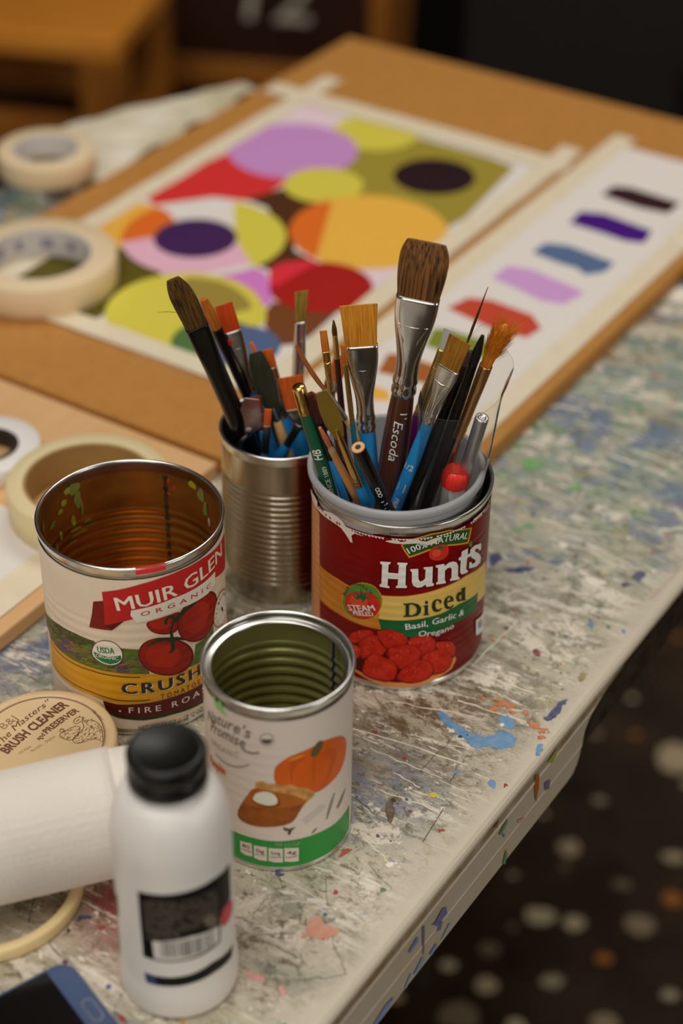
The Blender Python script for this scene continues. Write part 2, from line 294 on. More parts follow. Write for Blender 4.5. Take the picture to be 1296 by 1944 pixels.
LBL={"muir.banner":[[-10.7,101.9],[10.1,107.5],[21.6,109.4],[33.2,110.1],[48.3,109.7],[80.9,104.3],[84.3,89.2],[84.3,79.3],[59.8,88.8],[44.6,88.7],[22.4,88.4],[8.9,85.5],[0.0,82.8],[-10.7,79.0],[-10.3,90.9]],"muir.tail":[[-16.2,94.1],[-9.9,96.0],[-10.7,79.0],[-3.6,81.6],[0.5,83.3],[-6.8,76.0],[-20.0,75.3],[-17.6,85.3]],"muir.fold":[[-10.7,79.0],[0.5,83.3],[-6.8,76.0]],"muir.plaque":[[4.2,90.2],[14.5,91.6],[27.4,93.3],[43.6,93.1],[60.1,93.1],[59.2,85.6],[52.3,83.4],[32.0,84.6],[17.6,83.0],[6.9,81.4],[3.7,86.8]],"muir.t_muir":[[-3.0,90.0],[27.4,94.1],[70.4,96.9]],"muir.h_muir":[[-3.0,90.0],[-3.5,99.5]],"muir.t_org":[[9.4,85.7],[27.1,87.2],[54.7,86.1]],"muir.h_org":[[9.4,85.7],[9.2,88.8]],"muir.tomA":[[6.1,57.0],[6.8,62.7],[9.7,67.6],[16.0,69.4],[22.4,67.9],[29.9,63.2],[36.0,56.8],[39.0,49.2],[38.2,43.8],[34.1,40.1],[28.8,39.1],[22.0,40.3],[14.7,43.9],[9.1,49.1]],"muir.tomB":[[29.0,75.1],[30.8,82.3],[37.4,87.0],[47.1,87.0],[57.7,81.7],[62.1,72.2],[59.4,63.8],[54.4,56.9],[48.2,54.1],[39.3,56.1],[31.9,62.3],[29.2,69.3]],"muir.tomC":[[11.7,81.3],[17.5,81.9],[24.0,82.7],[31.9,82.9],[31.1,76.5],[29.2,69.3],[22.4,69.6],[15.3,72.8],[12.0,77.5]],"muir.stem1":[[21.4,77.4],[22.1,81.2],[25.0,82.4],[28.3,80.6],[28.6,77.6],[27.0,75.4],[25.9,71.8],[26.6,65.8],[27.5,58.5],[25.1,55.4],[22.8,56.6],[24.9,58.3],[24.6,64.3],[24.5,72.4],[26.1,76.9],[26.7,78.9],[24.9,80.7],[23.7,79.5],[23.3,76.2]],"muir.stem2":[[25.2,66.9],[30.0,65.5],[35.0,60.2],[28.9,63.7],[25.9,62.6],[19.5,67.1],[9.5,63.6],[15.9,68.1],[20.5,68.5]],"muir.stem3":[[27.2,78.2],[31.9,82.9],[41.9,84.5],[43.0,82.7],[33.8,80.3],[28.5,75.3]],"muir.field":[[-69.9,58.2],[-43.8,65.6],[-30.2,66.8],[-17.6,65.4],[-1.1,63.5],[6.8,62.7],[12.0,44.5],[-5.8,45.7],[-21.1,46.2],[-38.8,45.9],[-58.9,46.1]],"muir.hill":[[-69.9,58.2],[-43.8,65.6],[-30.2,66.8],[-17.5,66.0],[-19.9,60.6],[-31.1,57.7],[-45.6,53.4],[-69.9,47.5]],"muir.fieldR":[[38.9,45.8],[40.4,54.3],[51.1,54.5],[56.2,57.9],[55.1,39.8],[45.4,39.4],[35.2,40.7]],"muir.row0":[[-54.1,45.0],[-36.4,54.9],[-31.8,50.9],[-43.2,46.7]],"muir.row1":[[-32.0,48.5],[-24.5,56.0],[-18.3,56.5],[-28.8,44.7]],"muir.row2":[[-18.9,48.1],[-13.8,50.7],[-11.3,46.6],[-17.0,46.3]],"muir.row3":[[-7.3,50.8],[-1.6,56.0],[1.5,46.7],[-5.7,46.3]],"muir.row4":[[-2.1,61.8],[5.8,61.7],[6.2,52.3],[-0.7,56.0]],"muir.row5":[[-27.5,59.4],[-19.7,63.6],[-19.6,58.4],[-25.5,56.2]],"muir.row6":[[-45.5,54.0],[-35.8,60.5],[-32.2,58.3],[-44.3,50.7]],"muir.yellow":[[-58.9,46.1],[-38.8,45.9],[-21.1,46.2],[-5.8,45.7],[6.7,45.2],[24.9,41.3],[44.7,39.3],[53.4,40.0],[52.4,22.2],[44.6,23.9],[24.1,24.3],[5.6,23.7],[-7.2,22.9],[-22.8,25.3],[-41.4,25.1],[-60.7,24.1]],"muir.yl1":[[-60.0,42.8],[-39.2,43.0],[-21.3,43.8],[-5.9,43.4],[6.6,42.7]],"muir.yl2":[[-57.7,27.2],[-41.1,27.5],[-22.6,27.8],[-7.0,25.7],[11.1,25.6]],"muir.maroon":[[-15.7,23.7],[-7.2,22.6],[5.5,23.4],[24.1,24.1],[44.6,23.7],[54.1,22.7],[53.4,10.8],[44.6,11.2],[23.6,13.6],[5.0,13.6],[-7.7,14.9],[-14.3,17.0]],"muir.dgreen":[[-14.3,17.0],[-7.7,14.9],[5.0,13.6],[23.6,13.6],[44.6,11.2],[44.5,9.0],[23.5,11.2],[6.7,10.9],[-7.9,12.5],[-13.4,14.7]],"muir.usda":[[-20.0,57.1],[-17.7,64.2],[-13.6,67.4],[-10.0,68.2],[-5.8,67.2],[-2.5,62.9],[-2.1,57.1],[-4.4,52.9],[-9.1,50.8],[-13.8,51.3],[-18.0,53.7]],"muir.usda_low":[[-18.9,58.6],[-10.6,56.7],[-3.0,58.8],[-2.9,55.9],[-5.3,53.2],[-9.5,51.6],[-13.7,52.3],[-17.4,54.4]],"muir.t_usda":[[-15.9,58.8],[-6.3,59.7]],"muir.h_usda":[[-15.9,58.8],[-15.3,63.1]],"muir.t_usdaorg":[[-17.2,55.3],[-4.7,55.4]],"muir.h_usdaorg":[[-17.2,55.3],[-16.8,57.9]],"muir.t_crush":[[-3.9,31.2],[16.9,31.2],[44.8,31.2]],"muir.h_crush":[[-3.9,31.3],[-3.8,39.4]],"muir.t_tom":[[17.1,24.7],[30.2,24.7],[45.0,24.7]],"muir.h_tom":[[17.1,25.4],[17.1,29.3]],"muir.t_fire":[[-1.0,16.9],[19.0,16.9],[44.5,16.9]],"muir.h_fire":[[-1.0,17.0],[-0.9,21.4]],"muir.t_net":[[3.7,3.4],[21.2,3.4],[43.9,3.4]],"muir.h_net":[[3.7,3.3],[3.8,7.2]],"muir.stamp":[[56.5,62.4],[59.9,71.5],[67.3,74.1],[78.3,66.4],[79.1,55.4],[74.6,48.4],[64.0,50.9],[57.9,56.1]],"muir.redrim":[[12.4,116.0],[29.5,116.1]],"hunt.yellow":[[-57.5,68.6],[-39.6,70.2],[-25.2,69.1],[-13.8,69.2],[2.6,70.0],[22.5,72.0],[40.7,73.1],[66.2,67.6],[75.2,38.1],[54.8,45.1],[53.1,50.0],[23.4,52.6],[2.1,52.2],[-12.8,52.3],[-11.1,44.7],[-27.0,44.8],[-39.3,45.5],[-56.9,44.3]],"hunt.yellowdark":[[-57.5,68.6],[-39.6,70.2],[-25.2,69.1],[-13.8,69.2],[-11.3,44.8],[-27.0,44.8],[-39.3,45.5],[-56.9,44.3]],"hunt.green":[[-12.8,52.3],[2.1,52.6],[23.3,53.5],[36.4,55.1],[55.1,52.2],[54.8,40.1],[35.9,42.2],[23.9,41.4],[12.4,40.5],[4.0,39.2],[-2.5,44.6],[-10.8,44.7]],"hunt.nat":[[-1.5,105.8],[6.0,110.4],[15.6,112.3],[26.0,111.7],[43.5,105.7],[42.4,100.5],[41.2,95.8],[26.5,100.6],[14.1,100.5],[3.3,96.9],[0.7,101.2]],"hunt.nat_in":[[-0.6,105.5],[6.4,109.6],[15.8,111.4],[26.0,110.9],[42.0,105.5],[41.1,101.3],[40.1,97.3],[26.5,101.6],[13.8,101.6],[3.6,98.1],[1.4,101.7]],"hunt.t_nat":[[3.3,100.2],[18.9,104.7],[38.7,100.4]],"hunt.h_nat":[[3.3,100.2],[2.0,104.5]],"hunt.tom":[[14.2,97.6],[15.0,101.5],[19.0,103.5],[24.2,102.7],[26.6,99.4],[26.5,94.7],[23.7,92.1],[19.4,92.4],[15.8,94.3]],"hunt.tomleaf":[[17.5,102.1],[20.1,101.8],[21.0,103.0],[22.2,101.2],[24.3,100.5],[21.7,100.2],[21.2,99.4],[19.9,100.7]],"hunt.leaf":[[41.2,94.4],[43.0,97.0],[44.7,93.9],[43.8,91.0]],"hunt.H":[[-12.4,93.5],[-6.7,94.0],[-6.7,92.7],[-7.7,92.3],[-7.9,86.5],[-2.2,86.4],[-2.1,92.4],[-3.0,92.7],[-2.9,94.1],[2.5,93.9],[2.5,92.5],[1.8,92.1],[1.9,78.3],[2.7,77.7],[2.7,76.3],[-3.3,76.2],[-3.2,77.6],[-2.4,78.0],[-2.2,82.4],[-7.9,82.3],[-7.9,77.1],[-6.9,77.0],[-6.9,75.6],[-12.4,75.9],[-12.3,77.6],[-11.4,78.0],[-11.3,91.7],[-12.3,91.8]],"hunt.u":[[4.3,89.5],[8.6,89.4],[9.0,81.8],[10.1,80.2],[11.6,80.6],[12.8,81.9],[12.8,88.3],[11.7,88.6],[11.7,90.0],[16.9,89.5],[17.1,77.9],[18.0,77.2],[18.1,75.7],[13.7,75.8],[13.3,77.6],[11.0,76.1],[8.4,76.1],[6.2,77.7],[5.4,80.4],[5.2,87.4],[4.4,87.9]],"hunt.n":[[18.6,89.9],[23.8,89.4],[24.2,87.6],[26.7,89.1],[29.4,89.0],[32.1,87.2],[33.5,84.0],[33.7,76.4],[35.0,75.2],[35.1,73.8],[28.3,75.6],[28.3,77.1],[29.1,77.3],[29.0,83.7],[27.9,85.4],[26.1,85.4],[24.5,84.2],[24.8,77.2],[25.5,76.4],[25.5,75.2],[19.5,76.1],[19.5,77.6],[20.4,77.8],[20.1,87.7],[18.7,88.4]],"hunt.t":[[33.5,89.8],[35.3,89.7],[35.6,93.2],[40.4,93.0],[40.4,88.6],[43.0,88.3],[43.2,86.0],[40.2,86.3],[39.9,78.3],[41.5,76.7],[41.2,75.5],[36.5,76.5],[35.2,78.8],[35.1,87.2],[33.6,87.8]],"hunt.s":[[53.9,88.7],[54.1,83.7],[51.9,84.7],[50.3,87.3],[47.2,88.4],[47.0,87.1],[52.2,82.1],[54.9,77.9],[54.1,74.7],[49.7,74.7],[42.5,77.6],[42.3,81.9],[44.0,81.4],[45.3,79.1],[48.1,78.6],[48.3,80.2],[44.3,84.1],[42.3,87.6],[42.7,91.0],[46.3,91.7],[50.7,89.9]],"hunt.dc_D":[[1.1,65.0],[6.2,65.4],[9.5,64.1],[11.3,61.4],[11.2,58.1],[9.4,55.8],[6.5,55.4],[1.4,55.4],[1.3,56.2],[2.5,56.4],[4.7,56.4],[6.8,56.4],[8.5,57.6],[9.0,60.4],[8.2,62.7],[6.2,64.3],[4.4,64.2],[4.6,56.5],[2.6,56.5],[2.5,64.1],[1.2,64.1]],"hunt.dc_i":[[12.7,62.4],[15.2,62.6],[15.4,56.1],[16.1,55.8],[16.1,55.2],[12.8,55.3],[12.7,55.9],[13.5,56.1],[13.3,61.5],[12.7,61.8]],"hunt.dc_dot":[[15.2,64.4],[15.1,63.9],[14.8,63.5],[14.5,63.4],[14.1,63.5],[13.7,63.8],[13.4,64.2],[13.3,64.8],[13.4,65.2],[13.6,65.6],[14.0,65.7],[14.4,65.7],[14.8,65.4],[15.1,64.9]],"hunt.dc_c":[[23.2,63.8],[23.4,61.4],[22.5,61.5],[21.7,63.6],[20.6,64.4],[19.7,63.6],[19.6,60.8],[20.4,58.3],[21.6,57.3],[23.1,57.6],[23.8,58.2],[24.0,57.4],[22.4,56.0],[20.3,56.0],[18.5,57.3],[17.5,60.1],[17.7,63.4],[18.8,65.1],[20.9,65.3]],"hunt.dc_e":[[25.0,61.1],[25.7,64.1],[27.9,65.1],[30.1,64.0],[31.4,61.8],[31.6,59.8],[27.2,60.5],[27.1,61.4],[29.3,61.2],[29.3,62.9],[28.4,64.1],[27.3,63.4],[27.1,61.4],[27.1,60.5],[27.5,58.1],[29.2,56.3],[30.8,56.7],[31.5,57.2],[31.9,56.2],[30.1,54.9],[27.7,55.4],[25.8,57.4]],"hunt.dc_d":[[36.9,65.9],[40.2,65.7],[40.7,56.7],[41.5,56.0],[41.6,55.4],[38.1,56.4],[37.8,57.2],[36.2,56.9],[34.4,58.2],[33.3,61.3],[33.9,63.9],[35.7,64.5],[37.2,63.3],[37.4,61.6],[35.7,61.8],[35.8,59.7],[36.6,58.1],[37.6,58.0],[37.4,61.7],[37.3,64.3],[37.1,65.1]],"hunt.t_dic":[[1.5,55.6],[18.5,55.7],[41.5,55.4]],"hunt.h_dic":[[1.5,55.6],[1.1,65.3]],"hunt.t_bas":[[3.1,46.1],[18.9,47.3],[40.0,45.6]],"hunt.h_bas":[[3.1,46.1],[2.8,50.7]],"hunt.t_ore":[[10.0,40.9],[20.7,39.3],[33.0,39.8]],"hunt.h_ore":[[10.0,40.9],[9.7,45.1]],"hunt.seal":[[-11.0,65.1],[-11.3,62.2],[-12.0,59.2],[-13.3,56.4],[-15.1,53.9],[-17.3,51.8],[-19.7,50.0],[-22.4,48.8],[-25.2,48.0],[-27.9,47.9],[-30.4,48.3],[-32.6,49.4],[-34.3,51.1],[-35.4,53.3],[-35.8,56.1],[-35.5,59.2],[-34.5,62.5],[-32.9,65.8],[-30.7,68.9],[-28.3,71.6],[-25.6,73.6],[-22.9,75.0],[-20.2,75.5],[-17.7,75.3],[-15.5,74.4],[-13.7,72.7],[-12.3,70.6],[-11.4,68.0]],"hunt.sealtom":[[-34.5,57.5],[-33.1,62.6],[-28.4,66.9],[-22.0,69.7],[-15.8,69.7],[-12.2,66.2],[-11.6,60.8],[-13.5,55.5],[-17.4,51.1],[-22.6,48.9],[-28.2,48.7],[-32.7,51.6]],"hunt.sealleaf":[[-29.6,65.4],[-25.6,64.0],[-27.9,67.4],[-24.2,65.8],[-23.6,71.5],[-22.1,66.8],[-19.4,70.5],[-20.6,65.8],[-16.8,67.6],[-20.3,64.4],[-21.8,61.8],[-23.4,63.6],[-26.1,62.0]],"hunt.t_natu":[[-33.4,62.0],[-24.7,73.3],[-16.8,68.5]],"hunt.h_natu":[[-33.4,62.0],[-34.9,63.8]],"hunt.t_steam":[[-30.5,52.6],[-21.9,55.5],[-14.4,58.4]],"hunt.h_steam":[[-30.5,52.6],[-30.6,56.9]],"hunt.t_peel":[[-27.3,50.8],[-15.3,54.2]],"hunt.h_peel":[[-27.3,50.8],[-27.3,53.8]],"hunt.bowl":[[-26.4,10.5],[-18.7,8.6],[-10.4,6.9],[-2.4,6.2],[7.5,6.3],[17.8,7.8],[26.6,10.0],[35.5,16.8],[36.7,13.6],[33.4,8.1],[25.6,5.5],[17.9,3.8],[8.7,2.2],[-2.3,2.6],[-10.3,3.5],[-17.6,5.6],[-26.1,8.9]],"hunt.bowldark":[[-27.7,21.0],[-27.0,10.9],[-18.7,8.6],[-10.4,6.9],[-0.4,6.3],[15.7,7.7],[26.6,10.0],[34.9,16.5],[30.5,27.0],[2.5,41.5],[-19.2,35.8],[-27.2,26.3]],"hunt.ch0":[[-30.8,33.6],[-24.6,39.5],[-18.3,42.4],[-15.0,40.1],[-22.3,32.8],[-29.0,28.7]],"hunt.ch1":[[-24.5,29.4],[-20.3,35.4],[-14.2,40.3],[-7.5,31.5],[-10.8,25.2],[-16.8,21.8],[-22.7,20.7]],"hunt.ch2":[[-13.7,41.1],[-9.3,44.2],[-4.4,45.1],[3.5,40.3],[3.6,35.2],[-5.0,30.9],[-8.0,32.0]],"hunt.ch3":[[4.0,37.7],[12.4,40.5],[19.2,37.0],[21.8,27.9],[13.0,23.9],[7.8,29.1]],"hunt.ch4":[[21.0,32.6],[26.7,31.5],[32.9,28.2],[35.4,19.5],[31.0,17.1],[22.3,27.7]],"hunt.ch5":[[-7.0,30.3],[0.7,34.6],[10.7,31.9],[11.8,22.8],[3.2,16.0],[-3.8,20.4]],"hunt.ch6":[[14.0,24.9],[20.2,26.9],[27.0,25.3],[33.0,16.8],[29.6,9.3],[19.8,10.2],[13.1,20.0]],"hunt.ch7":[[-20.9,12.1],[-16.9,25.0],[-9.8,24.3],[-2.8,21.1],[-1.6,14.7],[-4.4,7.1],[-18.7,8.6]],"hunt.ch8":[[-0.6,10.8],[4.1,18.5],[13.0,22.6],[19.6,15.7],[18.8,8.2],[9.5,6.0],[2.0,7.6]],"hunt.ch9":[[-28.4,28.4],[-22.8,28.1],[-23.0,21.0],[-27.7,18.1]],"hunt.nongmo":[[53.4,32.7],[68.9,27.6],[75.2,10.8],[55.1,20.1]],"hunt.nongmo2":[[56.1,29.2],[63.1,27.6],[66.0,19.4],[58.0,23.0]],"hunt.t_hnet":[[37.5,6.8],[52.8,5.2]],"hunt.h_hnet":[[37.5,6.8],[37.2,9.9]],"hunt.t_salt":[[39.5,34.7],[51.0,31.8]],"hunt.h_salt":[[39.5,34.7],[39.3,36.8]],"hunt.tan":[[-79.2,109.9],[-58.3,108.5],[-56.7,21.1],[-58.3,9.5]],"hunt.torn1":[[-79.2,109.3],[-59.1,114.4],[-60.3,107.1],[-46.7,114.0],[-37.5,114.3],[-32.6,109.6],[-20.1,108.3],[-30.2,108.3],[-28.4,99.1],[-35.6,107.6],[-41.4,108.7],[-57.8,107.2],[-71.4,107.2]],"hunt.torn2":[[-10.8,108.4],[-3.3,109.8],[-1.4,107.9],[5.1,111.0],[11.9,107.4],[15.7,109.0],[21.8,109.2],[15.9,104.3],[8.0,107.3],[0.5,107.0],[-7.0,107.2]],"hunt.torn3":[[42.1,111.8],[48.5,111.8],[59.1,112.3],[61.5,115.4],[61.3,113.2],[52.4,110.7],[45.4,109.5]],"pump.pumpkin":[[-1.1,68.5],[-0.7,74.0],[3.4,78.9],[9.2,82.0],[16.9,83.7],[20.9,84.4],[24.4,85.1],[32.3,83.1],[39.1,79.1],[44.1,72.0],[43.4,62.5],[38.8,56.1],[32.6,53.7],[24.6,51.8],[20.2,51.6],[10.6,57.7],[0.3,62.0],[-1.0,65.5]],"pump.lob1":[[6.3,79.6],[17.7,78.4],[10.7,75.8],[8.1,69.4],[8.4,60.2],[6.2,69.7],[7.0,75.5]],"pump.lob2":[[18.5,76.6],[21.0,76.0],[19.5,65.6],[20.0,53.2],[18.1,66.3]],"pump.lob3":[[22.7,78.1],[33.5,76.4],[34.7,68.4],[30.4,59.4],[23.7,52.3],[27.8,61.1],[30.3,70.6]],"pump.lobhi":[[4.8,77.8],[10.7,80.5],[16.1,80.5],[10.0,78.4]],"pump.stem":[[17.1,78.1],[18.5,83.0],[22.6,86.8],[25.5,84.2],[22.7,78.1],[20.1,76.2]],"pump.pie":[[-21.9,36.0],[-18.5,45.1],[-10.9,60.3],[0.3,60.0],[10.6,55.7],[18.5,50.3],[13.8,46.0],[11.5,41.6],[9.0,36.5],[6.0,34.1],[-3.0,32.3],[-12.2,31.0],[-20.2,31.9]],"pump.pietop":[[-18.1,45.1],[-10.9,60.3],[0.3,60.0],[10.6,55.7],[18.1,50.0],[13.8,46.7],[6.1,46.3],[-4.3,45.9],[-12.8,45.4]],"pump.crust":[[-11.0,60.8],[-9.3,63.3],[-6.3,64.2],[-4.1,62.2],[0.3,63.0],[4.7,61.6],[7.6,61.9],[10.6,58.7],[14.5,58.1],[20.3,52.0],[18.9,49.1],[15.2,48.1],[12.1,51.7],[6.1,55.5],[0.3,56.9],[-5.6,58.5],[-10.2,58.5]],"pump.cream":[[-12.2,51.2],[-10.2,55.2],[-5.6,57.4],[-1.2,55.9],[0.7,51.8],[0.2,48.6],[-4.3,47.2],[-9.6,48.2],[-11.9,49.3]],"pump.green":[[-26.8,21.4],[-20.9,21.8],[-12.4,22.3],[-0.1,22.1],[10.5,22.4],[22.9,22.2],[34.2,21.2],[50.0,20.9],[51.0,3.2],[34.4,2.6],[22.9,2.0],[10.4,2.5],[-0.3,2.9],[-12.8,3.0],[-21.5,2.7],[-27.4,2.6]],"pump.nut0":[[-20.3,16.8],[-13.5,17.8],[-13.3,8.4],[-17.3,7.8],[-20.2,8.8]],"pump.nut1":[[-12.3,17.0],[-5.4,17.4],[-5.4,7.2],[-9.5,7.1],[-12.4,8.0]],"pump.nut2":[[-4.5,17.0],[2.8,16.7],[2.8,6.7],[-1.4,6.7],[-4.6,7.5]],"pump.nut3":[[3.6,17.2],[11.1,16.1],[11.0,6.2],[6.6,6.6],[3.6,7.3]],"pump.t_per":[[-0.9,18.9],[11.6,18.0]],"pump.h_per":[[-0.9,18.9],[-0.9,21.3]],"pump.t_nat":[[-44.2,83.7],[-25.3,91.6],[-12.2,90.7]],"pump.h_nat":[[-25.4,91.1],[-25.0,96.1]],"pump.t_pro":[[-40.6,79.7],[-25.6,83.6],[-15.6,83.2]],"pump.h_pro":[[-25.6,83.6],[-25.3,88.2]],"pump.t_org":[[-40.4,71.5],[-29.1,73.5],[-19.5,75.5]],"pump.h_org":[[-29.1,73.5],[-28.9,76.7]],"pump.t_pum":[[-42.9,56.2],[-35.2,57.4],[-28.6,58.2]],"pump.h_pum":[[-35.2,57.4],[-35.0,61.7]],"pump.sw1":[[-17.6,82.8],[-12.8,81.7],[-8.2,83.4]],"pump.sw2":[[-36.7,67.9],[-26.2,67.3],[-13.8,73.4]],"pump.seal":[[-0.8,92.9],[-1.0,91.6],[-1.5,90.5],[-2.3,89.5],[-3.3,88.8],[-4.5,88.5],[-5.6,88.5],[-6.6,89.0],[-7.4,89.7],[-7.9,90.7],[-8.1,92.0],[-7.9,93.3],[-7.3,94.5],[-6.5,95.6],[-5.5,96.3],[-4.3,96.7],[-3.2,96.6],[-2.2,96.1],[-1.5,95.2],[-1.0,94.1]],"pump.seal_in":[[-7.3,92.4],[-1.5,93.1],[-2.3,90.7],[-4.1,89.5],[-6.6,90.1]],"pump.splash":[[-36.5,107.3],[-33.4,103.8],[-29.8,108.1],[-28.9,102.9],[-25.1,99.5],[-30.1,100.2],[-33.6,99.8],[-36.1,102.8]],"pump.pict":[[3.0,32.6],[6.0,30.7],[9.7,31.6],[7.5,29.4],[6.7,26.4],[5.2,27.1],[5.9,29.2],[3.7,29.9]],"pump.sk1":[[26.6,28.7],[29.5,39.4],[33.9,45.6],[31.7,37.9],[28.1,28.8]],"pump.sk2":[[17.7,23.0],[19.4,26.0],[22.0,26.7],[20.2,23.9]],"pump.sk3":[[34.0,31.9],[39.2,37.2],[45.0,39.4],[40.8,33.7],[36.6,29.9]],"pump.shade":[[12.1,35.7],[23.7,42.0],[27.5,38.6],[21.1,35.1],[15.2,31.4]],"pump.seam":[[46.3,65.1],[47.3,5.3]],"bottle.label":[[-14.4,85.2],[-7.4,86.2],[1.1,87.1],[10.8,87.8],[22.0,88.3],[35.9,86.8],[35.9,65.4],[32.1,61.0],[26.0,59.6],[25.3,44.0],[15.1,42.5],[6.1,42.0],[-2.4,41.5],[-8.3,41.6],[-13.9,41.7],[-14.2,62.4]],"bottle.text":[[-11.8,82.0],[0.9,83.9],[13.6,83.6],[24.7,83.2],[24.3,63.1],[15.9,63.0],[6.9,61.2],[-1.6,57.8],[-12.6,55.5]],"bottle.red":[[26.4,62.8],[32.3,64.0],[37.9,61.2],[37.7,53.1],[31.6,51.1],[26.2,52.1]],"bottle.bar":[[-8.7,54.6],[-0.3,56.3],[9.6,57.7],[24.5,55.7],[24.3,45.4],[15.2,44.1],[6.2,43.1],[-2.3,42.5],[-8.2,42.7]],"bottle.band":[[-14.2,30.3],[-8.1,30.5],[-0.0,30.9],[8.6,31.7],[19.8,34.0],[36.6,30.9],[34.1,24.9],[21.4,26.4],[11.4,25.7],[2.6,24.9],[-4.6,24.4],[-13.3,23.7]],"bottle.blue":[[-14.2,30.3],[-8.1,30.5],[-8.0,24.0],[-13.3,23.7]],"bottle.dot":[[24.0,59.5],[23.5,58.0],[22.2,57.5],[20.6,57.9],[18.9,59.1],[17.4,60.9],[16.5,63.0],[16.2,65.1],[16.6,66.7],[17.7,67.5],[19.2,67.4],[20.9,66.1],[22.5,64.1],[23.6,61.7]]}
